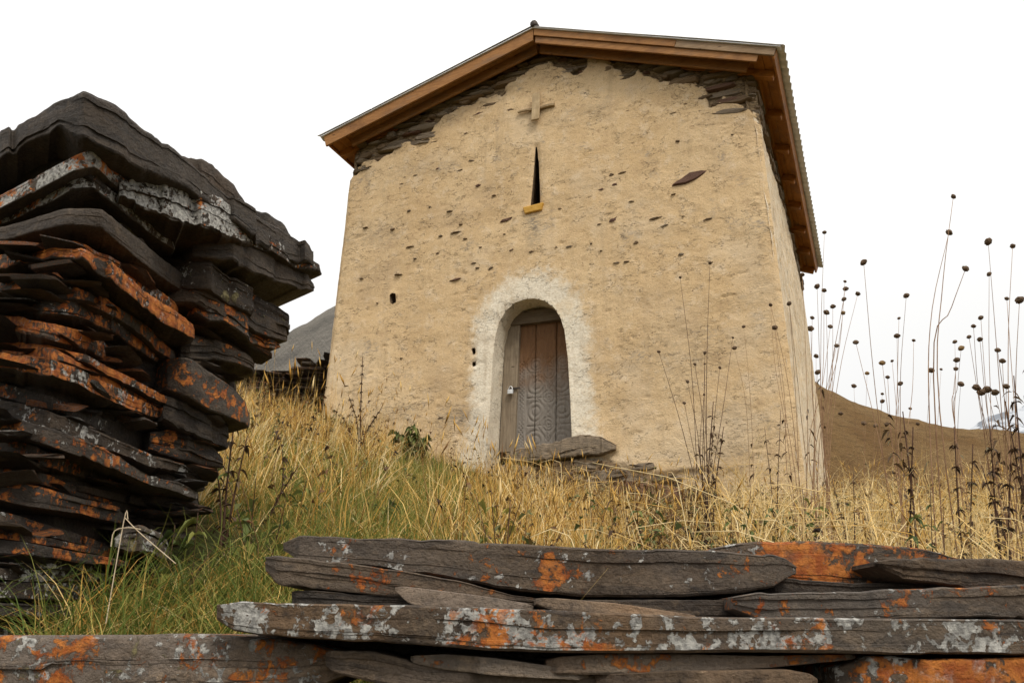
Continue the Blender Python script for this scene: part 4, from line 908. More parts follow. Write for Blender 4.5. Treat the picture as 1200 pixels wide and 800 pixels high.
lows([(815, 645, 668), (860, 637, 690), (930, 634, 704), (1010, 635, 702), (1080, 640, 690), (1140, 652, 668)], 1.47, 107, lo=0.42, lg=0.10, tone=1.25, amp=0.5, label='broad slab thickly coated in orange lichen')
lows([(1028, 658, 668), (1060, 654, 682), (1130, 652, 690), (1230, 656, 696), (1800, 660, 696)], 1.36, 108, tone=1.2, lo=0.02)
lows([(862, 700, 718), (885, 696, 724), (960, 696, 727), (1060, 691, 726), (1150, 686, 724), (1230, 683, 726), (1800, 682, 726)], 1.24, 109, lo=0.22, lg=0.06, tone=1.4, amp=0.6)
lows([(640, 770, 790), (700, 766, 790), (800, 766, 788), (900, 768, 782), (1005, 766, 772)], 1.13, 110, lo=0.22, lg=0.0, tone=2.1, amp=0.4, layers=4)
lows([(985, 782, 806), (1010, 772, 830), (1080, 770, 834), (1160, 768, 834), (1800, 770, 834)], 1.13, 111, lo=0.48, lg=0.34, tone=1.5, amp=0.6, label='blocky slab mottled orange and pale grey')
lows([(480, 768, 776), (520, 766, 784), (580, 770, 790), (650, 780, 794), (690, 788, 796)], 1.14, 112, tone=2.6, amp=0.6, lo=0.05)
lows([(380, 762, 786), (430, 764, 800), (500, 780, 812), (600, 788, 816), (720, 794, 816), (800, 800, 816)], 1.15, 113, tone=1.9, amp=0.8)
lows([(700, 790, 812), (800, 786, 822), (920, 784, 824), (960, 792, 818)], 1.12, 114, tone=1.9, amp=0.5)
lows([(560, 764, 776), (640, 762, 780), (760, 764, 782), (900, 766, 780), (1010, 768, 780)], 1.26, 115, tone=1.4)
lows([(560, 700, 722), (640, 702, 724), (760, 704, 726), (880, 704, 726), (960, 708, 726)], 1.32, 116, tone=1.0)  # filler slabs from here to the lower courses: darker tones stand for gap shade
lows([(300, 728, 778), (420, 738, 780), (560, 748, 782), (720, 755, 784)], 1.30, 120, tone=0.9)
lows([(700, 752, 786), (900, 754, 786), (1060, 754, 786), (1800, 756, 786)], 1.30, 121, tone=0.9)
lows([(340, 690, 716), (420, 694, 718), (520, 700, 720), (640, 706, 722)], 1.30, 117, tone=0.7)
lows([(900, 676, 702), (1000, 682, 706), (1120, 680, 700), (1800, 680, 700)], 1.40, 118, tone=0.7)
lows([(640, 690, 716), (760, 694, 716), (880, 690, 716)], 1.46, 119, tone=0.6)
# courses below and behind, out of the picture's lower edge
k = 0
zz = -0.09
while zz > -0.5:
    hh = random.uniform(0.05, 0.08); x0 = -1.15 + random.uniform(-0.2, 0.1)
    while x0 < 1.5:
        w = random.uniform(0.35, 0.8); Y = 1.16 + random.uniform(-0.03, 0.04)
        P = np.array([[x0, Y, zz - hh / 2], [x0 + w, Y, zz - hh / 2]]); th = hh
        pts = np.array([[x0, Y], [x0 + w, Y]])
        def surf_fix(xs, ys, x0=x0, w=w, Y=Y, zz=zz, hh=hh):
            t = np.linspace(0, 1, len(xs)); return np.stack([x0 + w * t, 0 * t + Y, np.where(np.asarray(ys) > 0.5, zz - hh, zz)], 1)
        slab(low, [(0, 0, 1), (1, 0, 1), (2, 0, 1)], surf_fix, (0, 1), 0.4, 140 + k, lo=random.uniform(-0.2, 0.25), lg=random.uniform(-0.2, 0.3), tone=random.uniform(0.9, 1.5), res=0.02, layers=4)
        x0 += w + 0.01; k += 1
    zz -= hh + 0.004

# --- distant dry wall beside the church
far_root = on_y(np.array([335.]), np.array([457.]), np.array([12.6]))[0]
farw = thing('dry_stone_wall', far_root, 'weathered dark slate wall uphill beside the plastered church', 'stone wall')
me_far = []
for i in range(6):
    V, Fc = stone_variant(300 + i, 'block'); me = mesh_np('slab', V, Fc); me.materials.append(M_SLATE); me_far.append(me)
zz = 0.0 - 0.25; kk = 0
while zz < 0.58:
    hh = random.uniform(0.035, 0.075); x0 = -1.8 + random.uniform(-0.2, 0)
    while x0 < 1.5:
        w = random.uniform(0.22, 0.6)
        if zz < 0.46 + 0.10 * math.sin(x0 * 2.3) + random.uniform(-0.06, 0.06):
            o = bpy.data.objects.new('slab', me_far[kk % 6]); kk += 1; col.objects.link(o); o.parent = farw
            o.location = (x0 + w / 2, random.uniform(-0.08, 0.05), zz + 0.10 * x0 * 0); o.scale = (w, 0.4, hh); o.rotation_euler = (0, random.uniform(-0.06, 0.06), random.uniform(-0.1, 0.1))
            o['orange'] = random.choice([-1.0, -1.0, 0.25]); o['grey'] = -1.0; o['olive'] = -1.0; o['tone'] = random.uniform(1.0, 2.6)
        x0 += w + 0.01
    zz += hh
# wire netting strung behind it
mb = MB(); base = far_root + np.array([0, 0.6, 0.25])
wires = []
for i in range(-44, 30):
    for sgn in (1, -1):
        x = i * 0.075; a = np.array([x, 0, 0]); b = np.array([x + sgn * 0.75, 0, 0.85]); V, Fc = tube(base + np.array([a, b]), 0.0010, 3); mb.add(V, Fc)
net = mb.build('wire_fence', M_IRON); tag(net, 'thin wire netting fence behind the uphill slate wall', 'fence')
mb = MB()
for x in (-2.6, -0.75, 1.4):
    V, Fc = tube(base + np.array([[x, 0.03, -0.4], [x, 0.03, 0.9]]), 0.025, 6); obj('post', V, Fc, M_STEMD, net)

# ------------------------------------------------------------------ vegetation
def church_mask(X, Y):
    u_ = (X - PR0[0]) * U[0] + (Y - PR0[1]) * U[1]; n_ = (X - PR0[0]) * N[0] + (Y - PR0[1]) * N[1]
    return (u_ > -6.1) & (u_ < -0.1) & (n_ > FAC - 0.03)
def blades(name, XY, hgt, wid, lean, tint, mat, label, seed, seg=4, curl=1.0, zoff=-0.02, headings=None):
    r = np.random.default_rng(seed); n = len(XY)
    hd = r.uniform(0, 2 * math.pi, n) if headings is None else headings
    dx, dy = np.cos(hd), np.sin(hd); fa = r.uniform(0, math.pi, n)
    b = np.stack([XY[:, 0], XY[:, 1], ground_z(XY[:, 0], XY[:, 1]) + zoff], 1)
    t = np.linspace(0, 1, seg + 1)
    bend = lean[:, None] * (0.25 * t + 0.75 * t ** (1.0 + curl))[None]
    hz = hgt[:, None] * bend
    vz = hgt[:, None] * (t[None] - 0.42 * bend ** 2 * t[None])
    kx = 0.025 * r.normal(size=(n, 1)) * np.sin(t * 5 + 1)[None] * hgt[:, None]
    c = np.stack([b[:, 0, None] + dx[:, None] * hz + kx, b[:, 1, None] + dy[:, None] * hz + kx, b[:, 2, None] + vz], 2)
    w = wid[:, None] * (1 - t[None] ** 1.6 * 0.92)
    wx, wy = np.cos(fa)[:, None] * w * 0.5, np.sin(fa)[:, None] * w * 0.5
    Lp = c.copy(); Lp[:, :, 0] -= wx; Lp[:, :, 1] -= wy; Rp = c.copy(); Rp[:, :, 0] += wx; Rp[:, :, 1] += wy
    V = np.stack([Lp, Rp], 2).reshape(-1, 3); st = 2 * (seg + 1)
    k = np.arange(seg); q = np.stack([2 * k, 2 * k + 1, 2 * k + 3, 2 * k + 2], 1)
    Fq = (q[None] + (np.arange(n) * st)[:, None, None]).reshape(-1, 4)
    o = obj(name, V, Fq, mat, None, True, {'tint': np.repeat(tint, st), 'along': np.tile(np.repeat(t, 2), n)})
    tag(o, label, 'grass', kind='stuff'); return o, c[:, -1]
def scatter(n, x0, x1, y0, y1, dens, seed):
    r = np.random.default_rng(seed); X = r.uniform(x0, x1, n); Y = y0 + (y1 - y0) * r.uniform(0, 1, n) ** 1.25
    k = (r.uniform(0, 1, n) < dens(X, Y)) & ~church_mask(X, Y)
    return np.stack([X[k], Y[k]], 1), r
def in_frame(X, Y, m=120):
    Z = ground_z(X, Y); P = np.stack([X, Y, Z + 0.2], 1); x, y = to_px(P); return (x > -m) & (x < 1200 + m)
def pix(X, Y): return to_px(np.stack([X, Y, ground_z(X, Y)], 1))
def fb(X, Y, f, s): return fbm(np.stack([X * f, Y * f, 0 * X + s], 1), 3)
def in_ruin(X, Y): return (X < np.interp(Y, [1.5, 1.9, 2.4, 2.9], [-1.02, -0.99, -0.93, -0.76])) & (Y > 1.7) & (Y < 2.9)
def path(X, Y):   # trodden green strip leading up to the door
    xc = np.interp(Y, [2, 4, 7, 9.5], [-0.35, -0.55, -0.75, -0.4]); return np.exp(-((X - xc) / np.interp(Y, [2, 9], [0.42, 0.75])) ** 2)
SC = F(-1.9, -0.15, 0)
def scree(X, Y): return 1 - 0.8 * np.exp(-(((X - SC[0]) * U[0] + (Y - SC[1]) * U[1]) / 0.9) ** 2 - (((X - SC[0]) * N[0] + (Y - SC[1]) * N[1]) / 0.9) ** 2)
def dens_dry(X, Y):
    d = (0.85 + 0.5 * fb(X, Y, 1.2, 1)) * (1 - 0.6 * sstep(0.08, 0.26, X / Y)); d = d * (1 - 0.97 * path(X, Y)); d = d * sstep(1.75, 2.4, Y + 0.3 * (X > 0)); d = np.where(X < -0.35, d * sstep(2.3, 4.2, Y), d)
    return np.clip(d, 0, 1) * scree(X, Y) * in_frame(X, Y) * ~in_ruin(X, Y)
def tufts(n, x0, x1, y0, y1, dens, seed, per, spread):
    C, r = scatter(n, x0, x1, y0, y1, dens, seed); m = len(C); cnt = r.integers(per[0], per[1], m); idx = np.repeat(np.arange(m), cnt)
    off = r.normal(0, 1, (len(idx), 2)) * spread * (0.5 + r.random(m))[idx][:, None]; XY = C[idx] + off
    k = ~church_mask(XY[:, 0], XY[:, 1]) & (XY[:, 1] > 1.62) & ~in_ruin(XY[:, 0], XY[:, 1]); idx = idx[k]; off = off[k]
    return XY[k], idx, m, np.arctan2(off[:, 1], off[:, 0]) + r.normal(0, 0.7, len(idx)), r
def height_map(X, Y):
    q = X / Y; h = np.interp(Y, [1.6, 3, 6, 8, 10, 12], [0.55, 0.78, 1.0, 1.1, 0.85, 0.5])
    h = h * np.interp(q, [-0.4, -0.25, -0.05, 0.03, 0.1, 0.2, 0.3], [0.8, 0.95, 1.05, 1.0, 0.8, 0.72, 0.72])
    h = h * np.where((q < -0.18) & (Y > 5), 0.8, 1.0)
    return h * np.where((q < -0.16) & (Y > 8.5), np.interp(Y, [8.5, 10, 11.5], [0.6, 0.36, 0.12]), 1.0)
XY, idx, m, hd, r = tufts(7600, -5.0, 7.5, 1.65, 13.0, dens_dry, 11, (8, 30), 0.045); n = len(XY)
th_ = r.uniform(0.6, 1.25, m)[idx]; tt_ = np.clip(r.normal(0.52, 0.22, m) + 0.22 * fb(r.random(m) * 9, r.random(m) * 9, 1, 6), 0.05, 1)[idx]
blades('dry_grass', XY, r.uniform(0.16, 0.46, n) * th_ * height_map(XY[:, 0], XY[:, 1]), r.uniform(0.0028, 0.0062, n), np.abs(r.normal(0.6, 0.42, n)), np.clip(tt_ + r.normal(0, 0.27, n) - 0.16 * sstep(0.1, 0.3, XY[:, 0] / XY[:, 1]), 0, 1), M_DRY, 'dense golden dry meadow grass covering the slope below the church', 12, headings=hd)
# flowering stalks with seed spikes
def dens_st(X, Y):
    d = 0.5 + 1.1 * fb(X, Y, 0.9, 21) + 1.2 * np.exp(-((X / Y + 0.13) / 0.05) ** 2 - ((Y - 4.6) / 0.8) ** 2); d = d * (1 - 0.5 * sstep(0.15, 0.3, X / Y)); d = d * (1 - 0.95 * path(X, Y)) * sstep(2.6, 3.6, Y); return np.clip(d, 0, 1) * scree(X, Y) * in_frame(X, Y) * ~in_ruin(X, Y)
XY, r = scatter(9000, -4.5, 5.5, 2.0, 10.8, dens_st, 31); n = len(XY)
hh = r.uniform(0.38, 0.80, n) * np.interp(XY[:, 1], [2, 4, 7, 9.5], [0.6, 0.8, 0.95, 0.8]) * np.interp(XY[:, 0] / XY[:, 1], [-0.4, -0.1, 0.0, 0.2, 0.3], [1.15, 1.05, 0.8, 0.7, 0.8])
hh *= np.where((XY[:, 0] / XY[:, 1] < -0.16) & (XY[:, 1] > 8.5), 0.22, 1)
hh *= np.where((XY[:, 0] / XY[:, 1] > -0.02) & (XY[:, 0] / XY[:, 1] < 0.14) & (XY[:, 1] > 4.5), 0.85, 1)
tint = np.clip(r.normal(0.58, 0.2, n), 0, 1)
o, tips = blades('dry_grass_stalks', XY, hh, r.uniform(0.0022, 0.0034, n), np.abs(r.normal(0.16, 0.12, n)), tint, M_DRY, 'tall straw coloured grass stalks standing above the meadow', 32, seg=5)
# spikes: slim three-sided spindles following the tip
k = r.uniform(0, 1, n) < 0.7; tp = tips[k]; m = len(tp); L = r.uniform(0.05, 0.11, m); dirv = np.stack([r.normal(0, 0.3, m), r.normal(0, 0.3, m), np.ones(m)], 1); dirv /= np.linalg.norm(dirv, axis=1)[:, None]
rad = r.uniform(0.0035, 0.0065, m); an = np.arange(3) * 2.094
ring = np.stack([np.cos(an), np.sin(an), 0 * an], 1)
V = np.concatenate([tp[:, None] - dirv[:, None] * 0.015, tp[:, None] + dirv[:, None] * (L * 0.35)[:, None, None] + ring[None] * rad[:, None, None], tp[:, None] + dirv[:, None] * L[:, None, None]], 1).reshape(-1, 3)
q = np.array([(0, 2, 1), (0, 3, 2), (0, 1, 3), (1, 2, 4), (2, 3, 4), (3, 1, 4)]); Fq = (q[None] + (np.arange(m) * 5)[:, None, None]).reshape(-1, 3)
o = obj('grass_seed_spikes', V, Fq, M_DRY, None, False, {'tint': np.repeat(np.clip(tint[k] - 0.12, 0, 1), 5)}); tag(o, 'feathery seed spikes of the dry meadow grass', 'grass', kind='stuff')
# green undergrowth
def dens_g(X, Y):
    d = 0.36 + 0.8 * fb(X, Y, 1.0, 41) + 0.25 * sstep(0.1, 0.3, X / Y) + 0.55 * path(X, Y) + 0.9 * np.exp(-((X + 0.55) / 0.55) ** 2 - ((Y - 2.3) / 0.8) ** 2); return np.clip(d, 0, 1) * in_frame(X, Y) * ~in_ruin(X, Y)
XY, r = scatter(60000, -4.5, 6.5, 1.62, 11.0, dens_g, 42); n = len(XY)
blades('green_grass', XY, r.uniform(0.08, 0.22, n) * np.interp(XY[:, 1], [1.6, 3, 9], [1.0, 1.0, 0.9]), r.uniform(0.003, 0.006, n), np.abs(r.normal(0.5, 0.35, n)), np.clip(r.beta(2, 2.2, n) + 0.1, 0, 1), M_GREEN, 'short green grass between the dry tufts and along the path', 43)
# close sward beside the ruined wall and up the path
def dens_n(X, Y): return np.clip(0.8 * path(X, Y) + 1.1 * np.exp(-((X + 0.7) / 0.6) ** 2) * sstep(5.5, 3.0, Y) + 0.3 * fb(X, Y, 2, 5), 0, 1) * in_frame(X, Y) * ~in_ruin(X, Y)
XY, r = scatter(56000, -2.0, 0.6, 1.62, 7.5, dens_n, 44); n = len(XY)
tn = fb(XY[:, 0], XY[:, 1], 2.5, 9)
blades('green_sward', XY, r.uniform(0.05, 0.17, n) * (1 + 0.5 * tn), r.uniform(0.0028, 0.0055, n), np.abs(r.normal(0.7, 0.4, n)), np.clip(r.beta(2, 2, n) + 0.35 * tn, 0, 1), M_GREEN, 'thick short green sward on the trodden path', 45)
k = r.uniform(0, 1, n) < 0.38; XY3 = XY[k]; m = len(XY3)
blades('dead_thatch', XY3, r.uniform(0.06, 0.2, m), r.uniform(0.0025, 0.0045, m), np.abs(r.normal(1.0, 0.4, m)), np.clip(r.beta(2, 2, m), 0, 1), M_DRY, 'thin dead straw lying through the green sward', 46)
# long arching tufts beside the ruined wall
r = np.random.default_rng(51); cs = []
for k in range(46): cs.append((r.uniform(-0.95, -0.15), r.uniform(1.62, 2.6)))
cs = [c for c in cs if not in_ruin(np.array([c[0]]), np.array([c[1]]))[0]]
XY = np.concatenate([np.array(c) + r.normal(0, 0.035, (75, 2)) for c in cs]); XY = XY[(XY[:, 1] > 1.6)]; XY = XY[~in_ruin(XY[:, 0], XY[:, 1])]; n = len(XY)
blades('grass_tufts', XY, r.uniform(0.14, 0.36, n), r.uniform(0.0028, 0.0052, n), np.abs(r.normal(0.85, 0.4, n)), np.clip(r.beta(1.6, 1.9, n), 0, 1), M_GREEN, 'long arching green grass tufts at the foot of the ruined wall', 52, seg=6, curl=1.6)
XY2 = XY[r.uniform(0, 1, n) < 0.40]; m = len(XY2)
blades('dry_grass_tufts', XY2, r.uniform(0.14, 0.34, m), r.uniform(0.0025, 0.0045, m), np.abs(r.normal(1.0, 0.4, m)), np.clip(r.beta(2, 2, m), 0, 1), M_DRY, 'dead straw blades among the green tufts by the ruined wall', 53, seg=6, curl=1.6)
# brown withered undergrowth on the open side: small curled leaves on short twigs
r = np.random.default_rng(71); C = []
while len(C) < 1500:
    X, Y = r.uniform(-2.6, 4.2), r.uniform(1.9, 8.8)
    if -0.33 < X / Y < 0.72 and r.random() < (1.0 if X / Y > 0.12 else 0.38) * (1 - 0.8 * float(path(X, Y))) and not in_ruin(np.array([X]), np.array([Y]))[0] and not church_mask(np.array([X]), np.array([Y]))[0]: C.append((X, Y))
UV = []; UF = []; UT = []; un = 0
for (X, Y) in C:
    z0_ = float(ground_z(X, Y)); hgt = r.uniform(0.12, 0.42); lx, ly_ = r.normal(0, 0.12, 2); tn_ = r.choice([0.1, 0.35, 0.6, 0.8, 0.95]); g0 = np.array([X, Y, z0_ - 0.02]); g1 = np.array([X + lx, Y + ly_, z0_ + hgt])
    V, Fc = tube(smooth_path([g0, (g0 + g1) / 2 + np.array([r.normal(0, .02), r.normal(0, .02), 0]), g1], 5), np.linspace(0.0022, 0.001, 5), 3)
    UV.append(V); UF += [tuple(i + un for i in f) for f in Fc if len(f) == 4]; un += len(V); UT += [0.5] * len(V)
    for q in range(int(r.integers(5, 16))):
        f = r.uniform(0.15, 1.0); P = g0 + (g1 - g0) * f; a = r.uniform(0, 6.28); Ll = r.uniform(0.012, 0.045)
        D = np.array([math.cos(a), math.sin(a), r.uniform(-0.5, 0.8)]); D /= np.linalg.norm(D); S = np.cross(D, [0, 0, 1.0]); w = Ll * r.uniform(0.15, 0.4)
        V = np.array([P, P + D * Ll * .5 - S * w + [0, 0, w], P + D * Ll - [0, 0, Ll * r.uniform(0, .8)], P + D * Ll * .5 + S * w + [0, 0, w * r.uniform(-.5, 1)]])
        UV.append(V); UF.append((un, un + 1, un + 2, un + 3)); un += 4; UT += [float(np.clip(tn_ + r.normal(0, 0.15), 0, 1))] * 4
M_BRUSH = mat_blade('brushwood_leaf', [(0.022, 0.014, 0.010), (0.07, 0.04, 0.022), (0.17, 0.085, 0.035), (0.16, 0.13, 0.05), (0.10, 0.125, 0.045)], 0.2)
o = obj('withered_undergrowth', np.concatenate(UV), UF, M_BRUSH, None, False, {'tint': np.array(UT), 'along': np.zeros(un)}); tag(o, 'brown withered undergrowth scattered through the meadow grass', 'undergrowth', kind='stuff')
# pale tangled blades on the open side
def dens_t(X, Y): return np.clip(0.8 + 0.6 * fb(X, Y, 1.4, 61), 0, 1) * in_frame(X, Y) * (X / Y > 0.24)
XY, r = scatter(11000, 0.5, 5.5, 1.9, 7.5, dens_t, 62); n = len(XY)
blades('tangled_dry_grass', XY, r.uniform(0.25, 0.80, n), r.uniform(0.003, 0.0075, n), np.abs(r.normal(1.0, 0.45, n)), np.clip(r.normal(0.82, 0.16, n), 0, 1), M_DRY, 'pale bent grass blades tangled among the seed head plants', 63, seg=7, curl=2.2)

# kinked dead straws, snapped over at mid height
r = np.random.default_rng(81); mbv = []; mbf = []; mt = []; mn = 0
for q in range(420):
    Y = 2.0 + 5.5 * r.random() ** 1.3; X = Y * (r.uniform(0.2, 0.66) if q < 300 else r.uniform(-0.25, 0.2))
    if church_mask(np.array([X]), np.array([Y]))[0] or in_ruin(np.array([X]), np.array([Y]))[0] or float(path(X, Y)) > 0.4: continue
    z_ = float(ground_z(X, Y)); h = r.uniform(0.18, 0.55) * (1 if q < 300 else 0.8); a, b = r.normal(0, 0.10, 2); k1 = np.array([X + a, Y + b, z_ + h]); an_ = r.uniform(0, 6.28); L2 = r.uniform(0.12, 0.45)
    k2 = k1 + np.array([math.cos(an_) * L2, math.sin(an_) * L2 * 0.6, r.uniform(-0.5, 0.25) * L2]); g0 = np.array([X, Y, z_ - 0.02])
    pth = np.array([g0, g0 + (k1 - g0) * 0.5 + np.array([r.normal(0, .015), 0, 0]), k1 - (k1 - g0) * 0.03, k1 + (k2 - k1) * 0.05, (k1 + k2) / 2 + np.array([0, 0, 0.02]), k2])
    V, Fc = tube(pth, np.linspace(0.0022, 0.0009, 6) * r.uniform(0.7, 1.3), 4); mbv.append(V); mbf += [tuple(i + mn for i in f) for f in Fc]; mn += len(V); mt += [float(np.clip(r.normal(0.85, 0.15), 0, 1))] * len(V)
o = obj('snapped_straws', np.concatenate(mbv), mbf, M_DRY, None, True, {'tint': np.array(mt), 'along': np.zeros(mn)}); tag(o, 'pale snapped straws bent over across the rough grass', 'grass', kind='stuff')

# --- seed-head plants
def head_mesh(seed, mat):
    r = np.random.default_rng(seed); V = []; Fc = []; nu, nv = 11, 7
    for i in range(nv + 1):
        th = math.pi * i / nv
        for j in range(nu):
            ph = 2 * math.pi * (j + 0.5 * (i % 2)) / nu; rr = 0.5 * (1 + (0.20 if (i + j) % 2 else -0.06) * math.sin(th) + r.uniform(-0.06, 0.06))
            V.append((rr * math.sin(th) * math.cos(ph), rr * math.sin(th) * math.sin(ph), 0.40 * math.cos(th) + (0.05 if i < 2 else 0)))
    for i in range(nv):
        for j in range(nu): k2 = (j + 1) % nu; Fc.append((i * nu + j, (i + 1) * nu + j, (i + 1) * nu + k2, i * nu + k2))
    me = mesh_np('seed_head', V, Fc); me.materials.append(mat); return me
HM = [head_mesh(1, M_HEAD), head_mesh(2, M_HEAD), head_mesh(3, M_HEAD), head_mesh(4, M_HEADT)]
PLN = [0]
def Z6(L, sc=1.741, x0=880, y0=200): return [(x0 + a / sc, y0 + b / sc) for a, b in L]
def seed_plant(base, heads, Y, label, fork=0.45, size=0.030, rad=0.0035, leaves=0, mat=M_STEM):
    rad = rad * 0.5
    """base and heads in photo pixels; the plant stands on the slope at depth Y"""
    PLN[0] += 1; r = np.random.default_rng(900 + PLN[0])
    b0 = on_y(np.array([base[0]]), np.array([base[1]]), np.array([Y]))[0]; gz = float(ground_z(b0[0], Y)); b0[2] = gz - 0.02
    t = thing('seed_head_plant', b0, label, 'plant', 'dead seed head plants on the slope')
    stems = MB()
    H = []
    for (hx, hy) in heads:
        dy = r.uniform(-0.28, 0.28); H.append(on_y(np.array([hx]), np.array([hy]), np.array([Y + dy]))[0])
    # main stems: each head gets a stem leaving the base bundle at its own height
    for i, h in enumerate(H):
        start = b0 + np.array([r.normal(0, 0.05), r.normal(0, 0.05), 0])
        f = fork * r.uniform(0.75, 1.2); mid = b0 + (h - b0) * np.array([0.45 * f, 0.45 * f, f]) + np.array([r.normal(0, 0.012), r.normal(0, 0.012), 0])
        m2_ = mid + (h - mid) * np.array([0.5, 0.5, 0.52]) + np.array([r.normal(0, 0.012), r.normal(0, 0.012), 0.01])
        path_ = smooth_path([start, mid, m2_, h], 14); V, Fc = tube(path_, np.linspace(rad, rad * 0.36, 14), 5); stems.add(V, Fc)
    stems.build('stem', mat, t, True)
    for i, h in enumerate(H):
        o = bpy.data.objects.new('seed_head', HM[int(r.integers(0, 3)) if r.random() > 0.08 else 3]); col.objects.link(o); o.parent = t; o.location = tuple(h - b0)
        s = size * r.uniform(0.52, 1.0); o.scale = (s, s, s); o.rotation_euler = (r.normal(0, 0.35), r.normal(0, 0.35), r.uniform(0, 6))
    if leaves: wither(t, b0, H[0] if H else b0 + np.array([0, 0, 1.0]), leaves, r)
    return t
def leaf_quads(P, D, L, W, r, fold=0.5, droop=0.6):
    """pointed curled leaf from P along D"""
    D = D / (np.linalg.norm(D) + 1e-9); S = np.cross(D, [0, 0, 1.0]); S /= np.linalg.norm(S) + 1e-9
    ts = np.array([0, 0.25, 0.55, 0.82, 1.0]); ws = np.array([0.12, 0.9, 1.0, 0.55, 0.05]) * W * 0.5; V = []
    for t, w in zip(ts, ws):
        c = P + D * L * t - np.array([0, 0, 1.0]) * L * droop * t * t; tw = r.normal(0, 0.25)
        up_ = np.array([0, 0, 1.0]) * w * fold
        V += [c - S * w + up_ * (1 + tw), c, c + S * w + up_ * (1 - tw)]
    Fc = []
    for i in range(4):
        for j in (0, 1): Fc.append((i * 3 + j, i * 3 + j + 1, (i + 1) * 3 + j + 1, (i + 1) * 3 + j))
    return np.array(V), Fc
def leaf_mass(parent, name, items, mat, r, tint):
    V = []; Fc = []; n = 0; T = []
    for (P, D, L, W, fold, droop) in items:
        v, f = leaf_quads(P, D, L, W, r, fold, droop); V.append(v); Fc += [tuple(i + n for i in q) for q in f]; n += len(v); T += [float(np.clip(tint + r.normal(0, 0.22), 0, 1))] * len(v)
    return obj(name, np.concatenate(V), Fc, mat, parent, True, {'tint': np.array(T), 'along': np.zeros(n)})
def wither(t, b0, top, k, r):
    it = []
    for i in range(k):
        f = r.uniform(0.08, 0.6); P = b0 + (top - b0) * np.array([f * 0.6, f * 0.6, f]); a = r.uniform(0, 6.28)
        it.append((P, np.array([math.cos(a), math.sin(a), r.uniform(-0.6, 0.3)]), r.uniform(0.018, 0.05), r.uniform(0.005, 0.014), r.uniform(0.6, 1.8), r.uniform(0.3, 1.2)))
    leaf_mass(t, 'withered_leaves', it, M_WILT, r, 0.45)
seed_plant((1098, 600), Z6([(413, 53), (404, 126), (438, 200)]), 3.0, 'tallest seed head plant, a thick stem with three heads', 0.62, 0.030, 0.0055)
seed_plant((1056, 590), Z6([(230, 187), (214, 350), (268, 392), (279, 421)]), 3.1, 'seed head plant leaning outward with one large head high on a long stem', 0.40, 0.030, 0.0045, 22)
seed_plant((1052, 600), Z6([(317, 255), (302, 301), (298, 337), (332, 346), (288, 388), (305, 434)]), 3.5, 'upright seed head plant with six heads stacked close together', 0.5, 0.027, 0.004, 14)
seed_plant((1172, 610), Z6([(484, 145), (486, 211), (469, 300), (467, 344), (482, 446), (460, 442), (470, 452), (454, 317), (445, 339)]), 3.1, 'many branched seed head plant rising against the snowy mountain', 0.45, 0.029, 0.004, 30)
seed_plant((1190, 600), Z6([(534, 154), (522, 261), (548, 264), (503, 366), (513, 388), (521, 440), (498, 452)]), 2.9, 'bushy seed head plant with withered leaves at the end of the slab wall', 0.5, 0.029, 0.0045, 46)
seed_plant((1128, 612), Z6([(416, 349), (429, 362), (420, 386), (418, 404), (428, 435)]), 3.7, 'slim seed head plant with five heads bunched on one stem', 0.7, 0.028, 0.0035, 20)
seed_plant((1080, 600), Z6([(388, 405), (368, 407), (325, 485), (340, 516)]), 4.0, 'low seed head plant with two paired heads on bowed stems', 0.3, 0.028, 0.003, 8)
seed_plant((962, 572), Z6([(150, 126), (192, 226), (193, 241), (149, 244), (135, 236), (190, 262), (218, 251), (167, 277), (154, 289), (188, 290)]), 4.2, 'dense clump of reddish stems with seed heads near the church corner', 0.42, 0.031, 0.005, 14)
seed_plant((950, 580), Z6([(105, 212), (125, 300), (122, 322), (162, 318), (175, 357), (133, 378), (136, 411)]), 3.9, 'seed head plant standing right in front of the church corner edge', 0.5, 0.028, 0.0045, 12)
seed_plant((944, 578), Z6([(40, 273), (48, 320), (78, 271)]), 3.8, 'seed head plant spreading three thin stems across the pale side wall', 0.45, 0.028, 0.004)
seed_plant((1010, 590), Z6([(237, 413), (210, 439), (183, 495), (230, 515), (254, 520), (277, 517), (268, 455), (268, 470)]), 4.4, 'short seed head plant low against the brown hillside', 0.35, 0.028, 0.003, 8)
Z7 = lambda L: Z6(L, 3.479, 680, 330)
seed_plant((826, 575), Z7([(622, 228), (569, 350), (437, 407), (508, 290), (467, 336), (507, 335), (424, 494), (505, 460)]) + [(797, 325), (832, 308), (772, 412)], 5.0, 'bundled leafless stems fanning out in front of the ochre plaster', 0.30, 0.024, 0.006, 34, M_STEMD)
seed_plant((886, 590), Z7([(666, 183), (629, 270)]) , 4.6, 'single thin curved stem with a seed head before the ochre plaster', 0.6, 0.030, 0.0035, 10)
seed_plant((930, 585), Z7([(776, 95), (852, 88), (793, 187)]), 4.0, 'slanting seed head plant crossing the corner of the plastered wall', 0.5, 0.029, 0.004, 8)

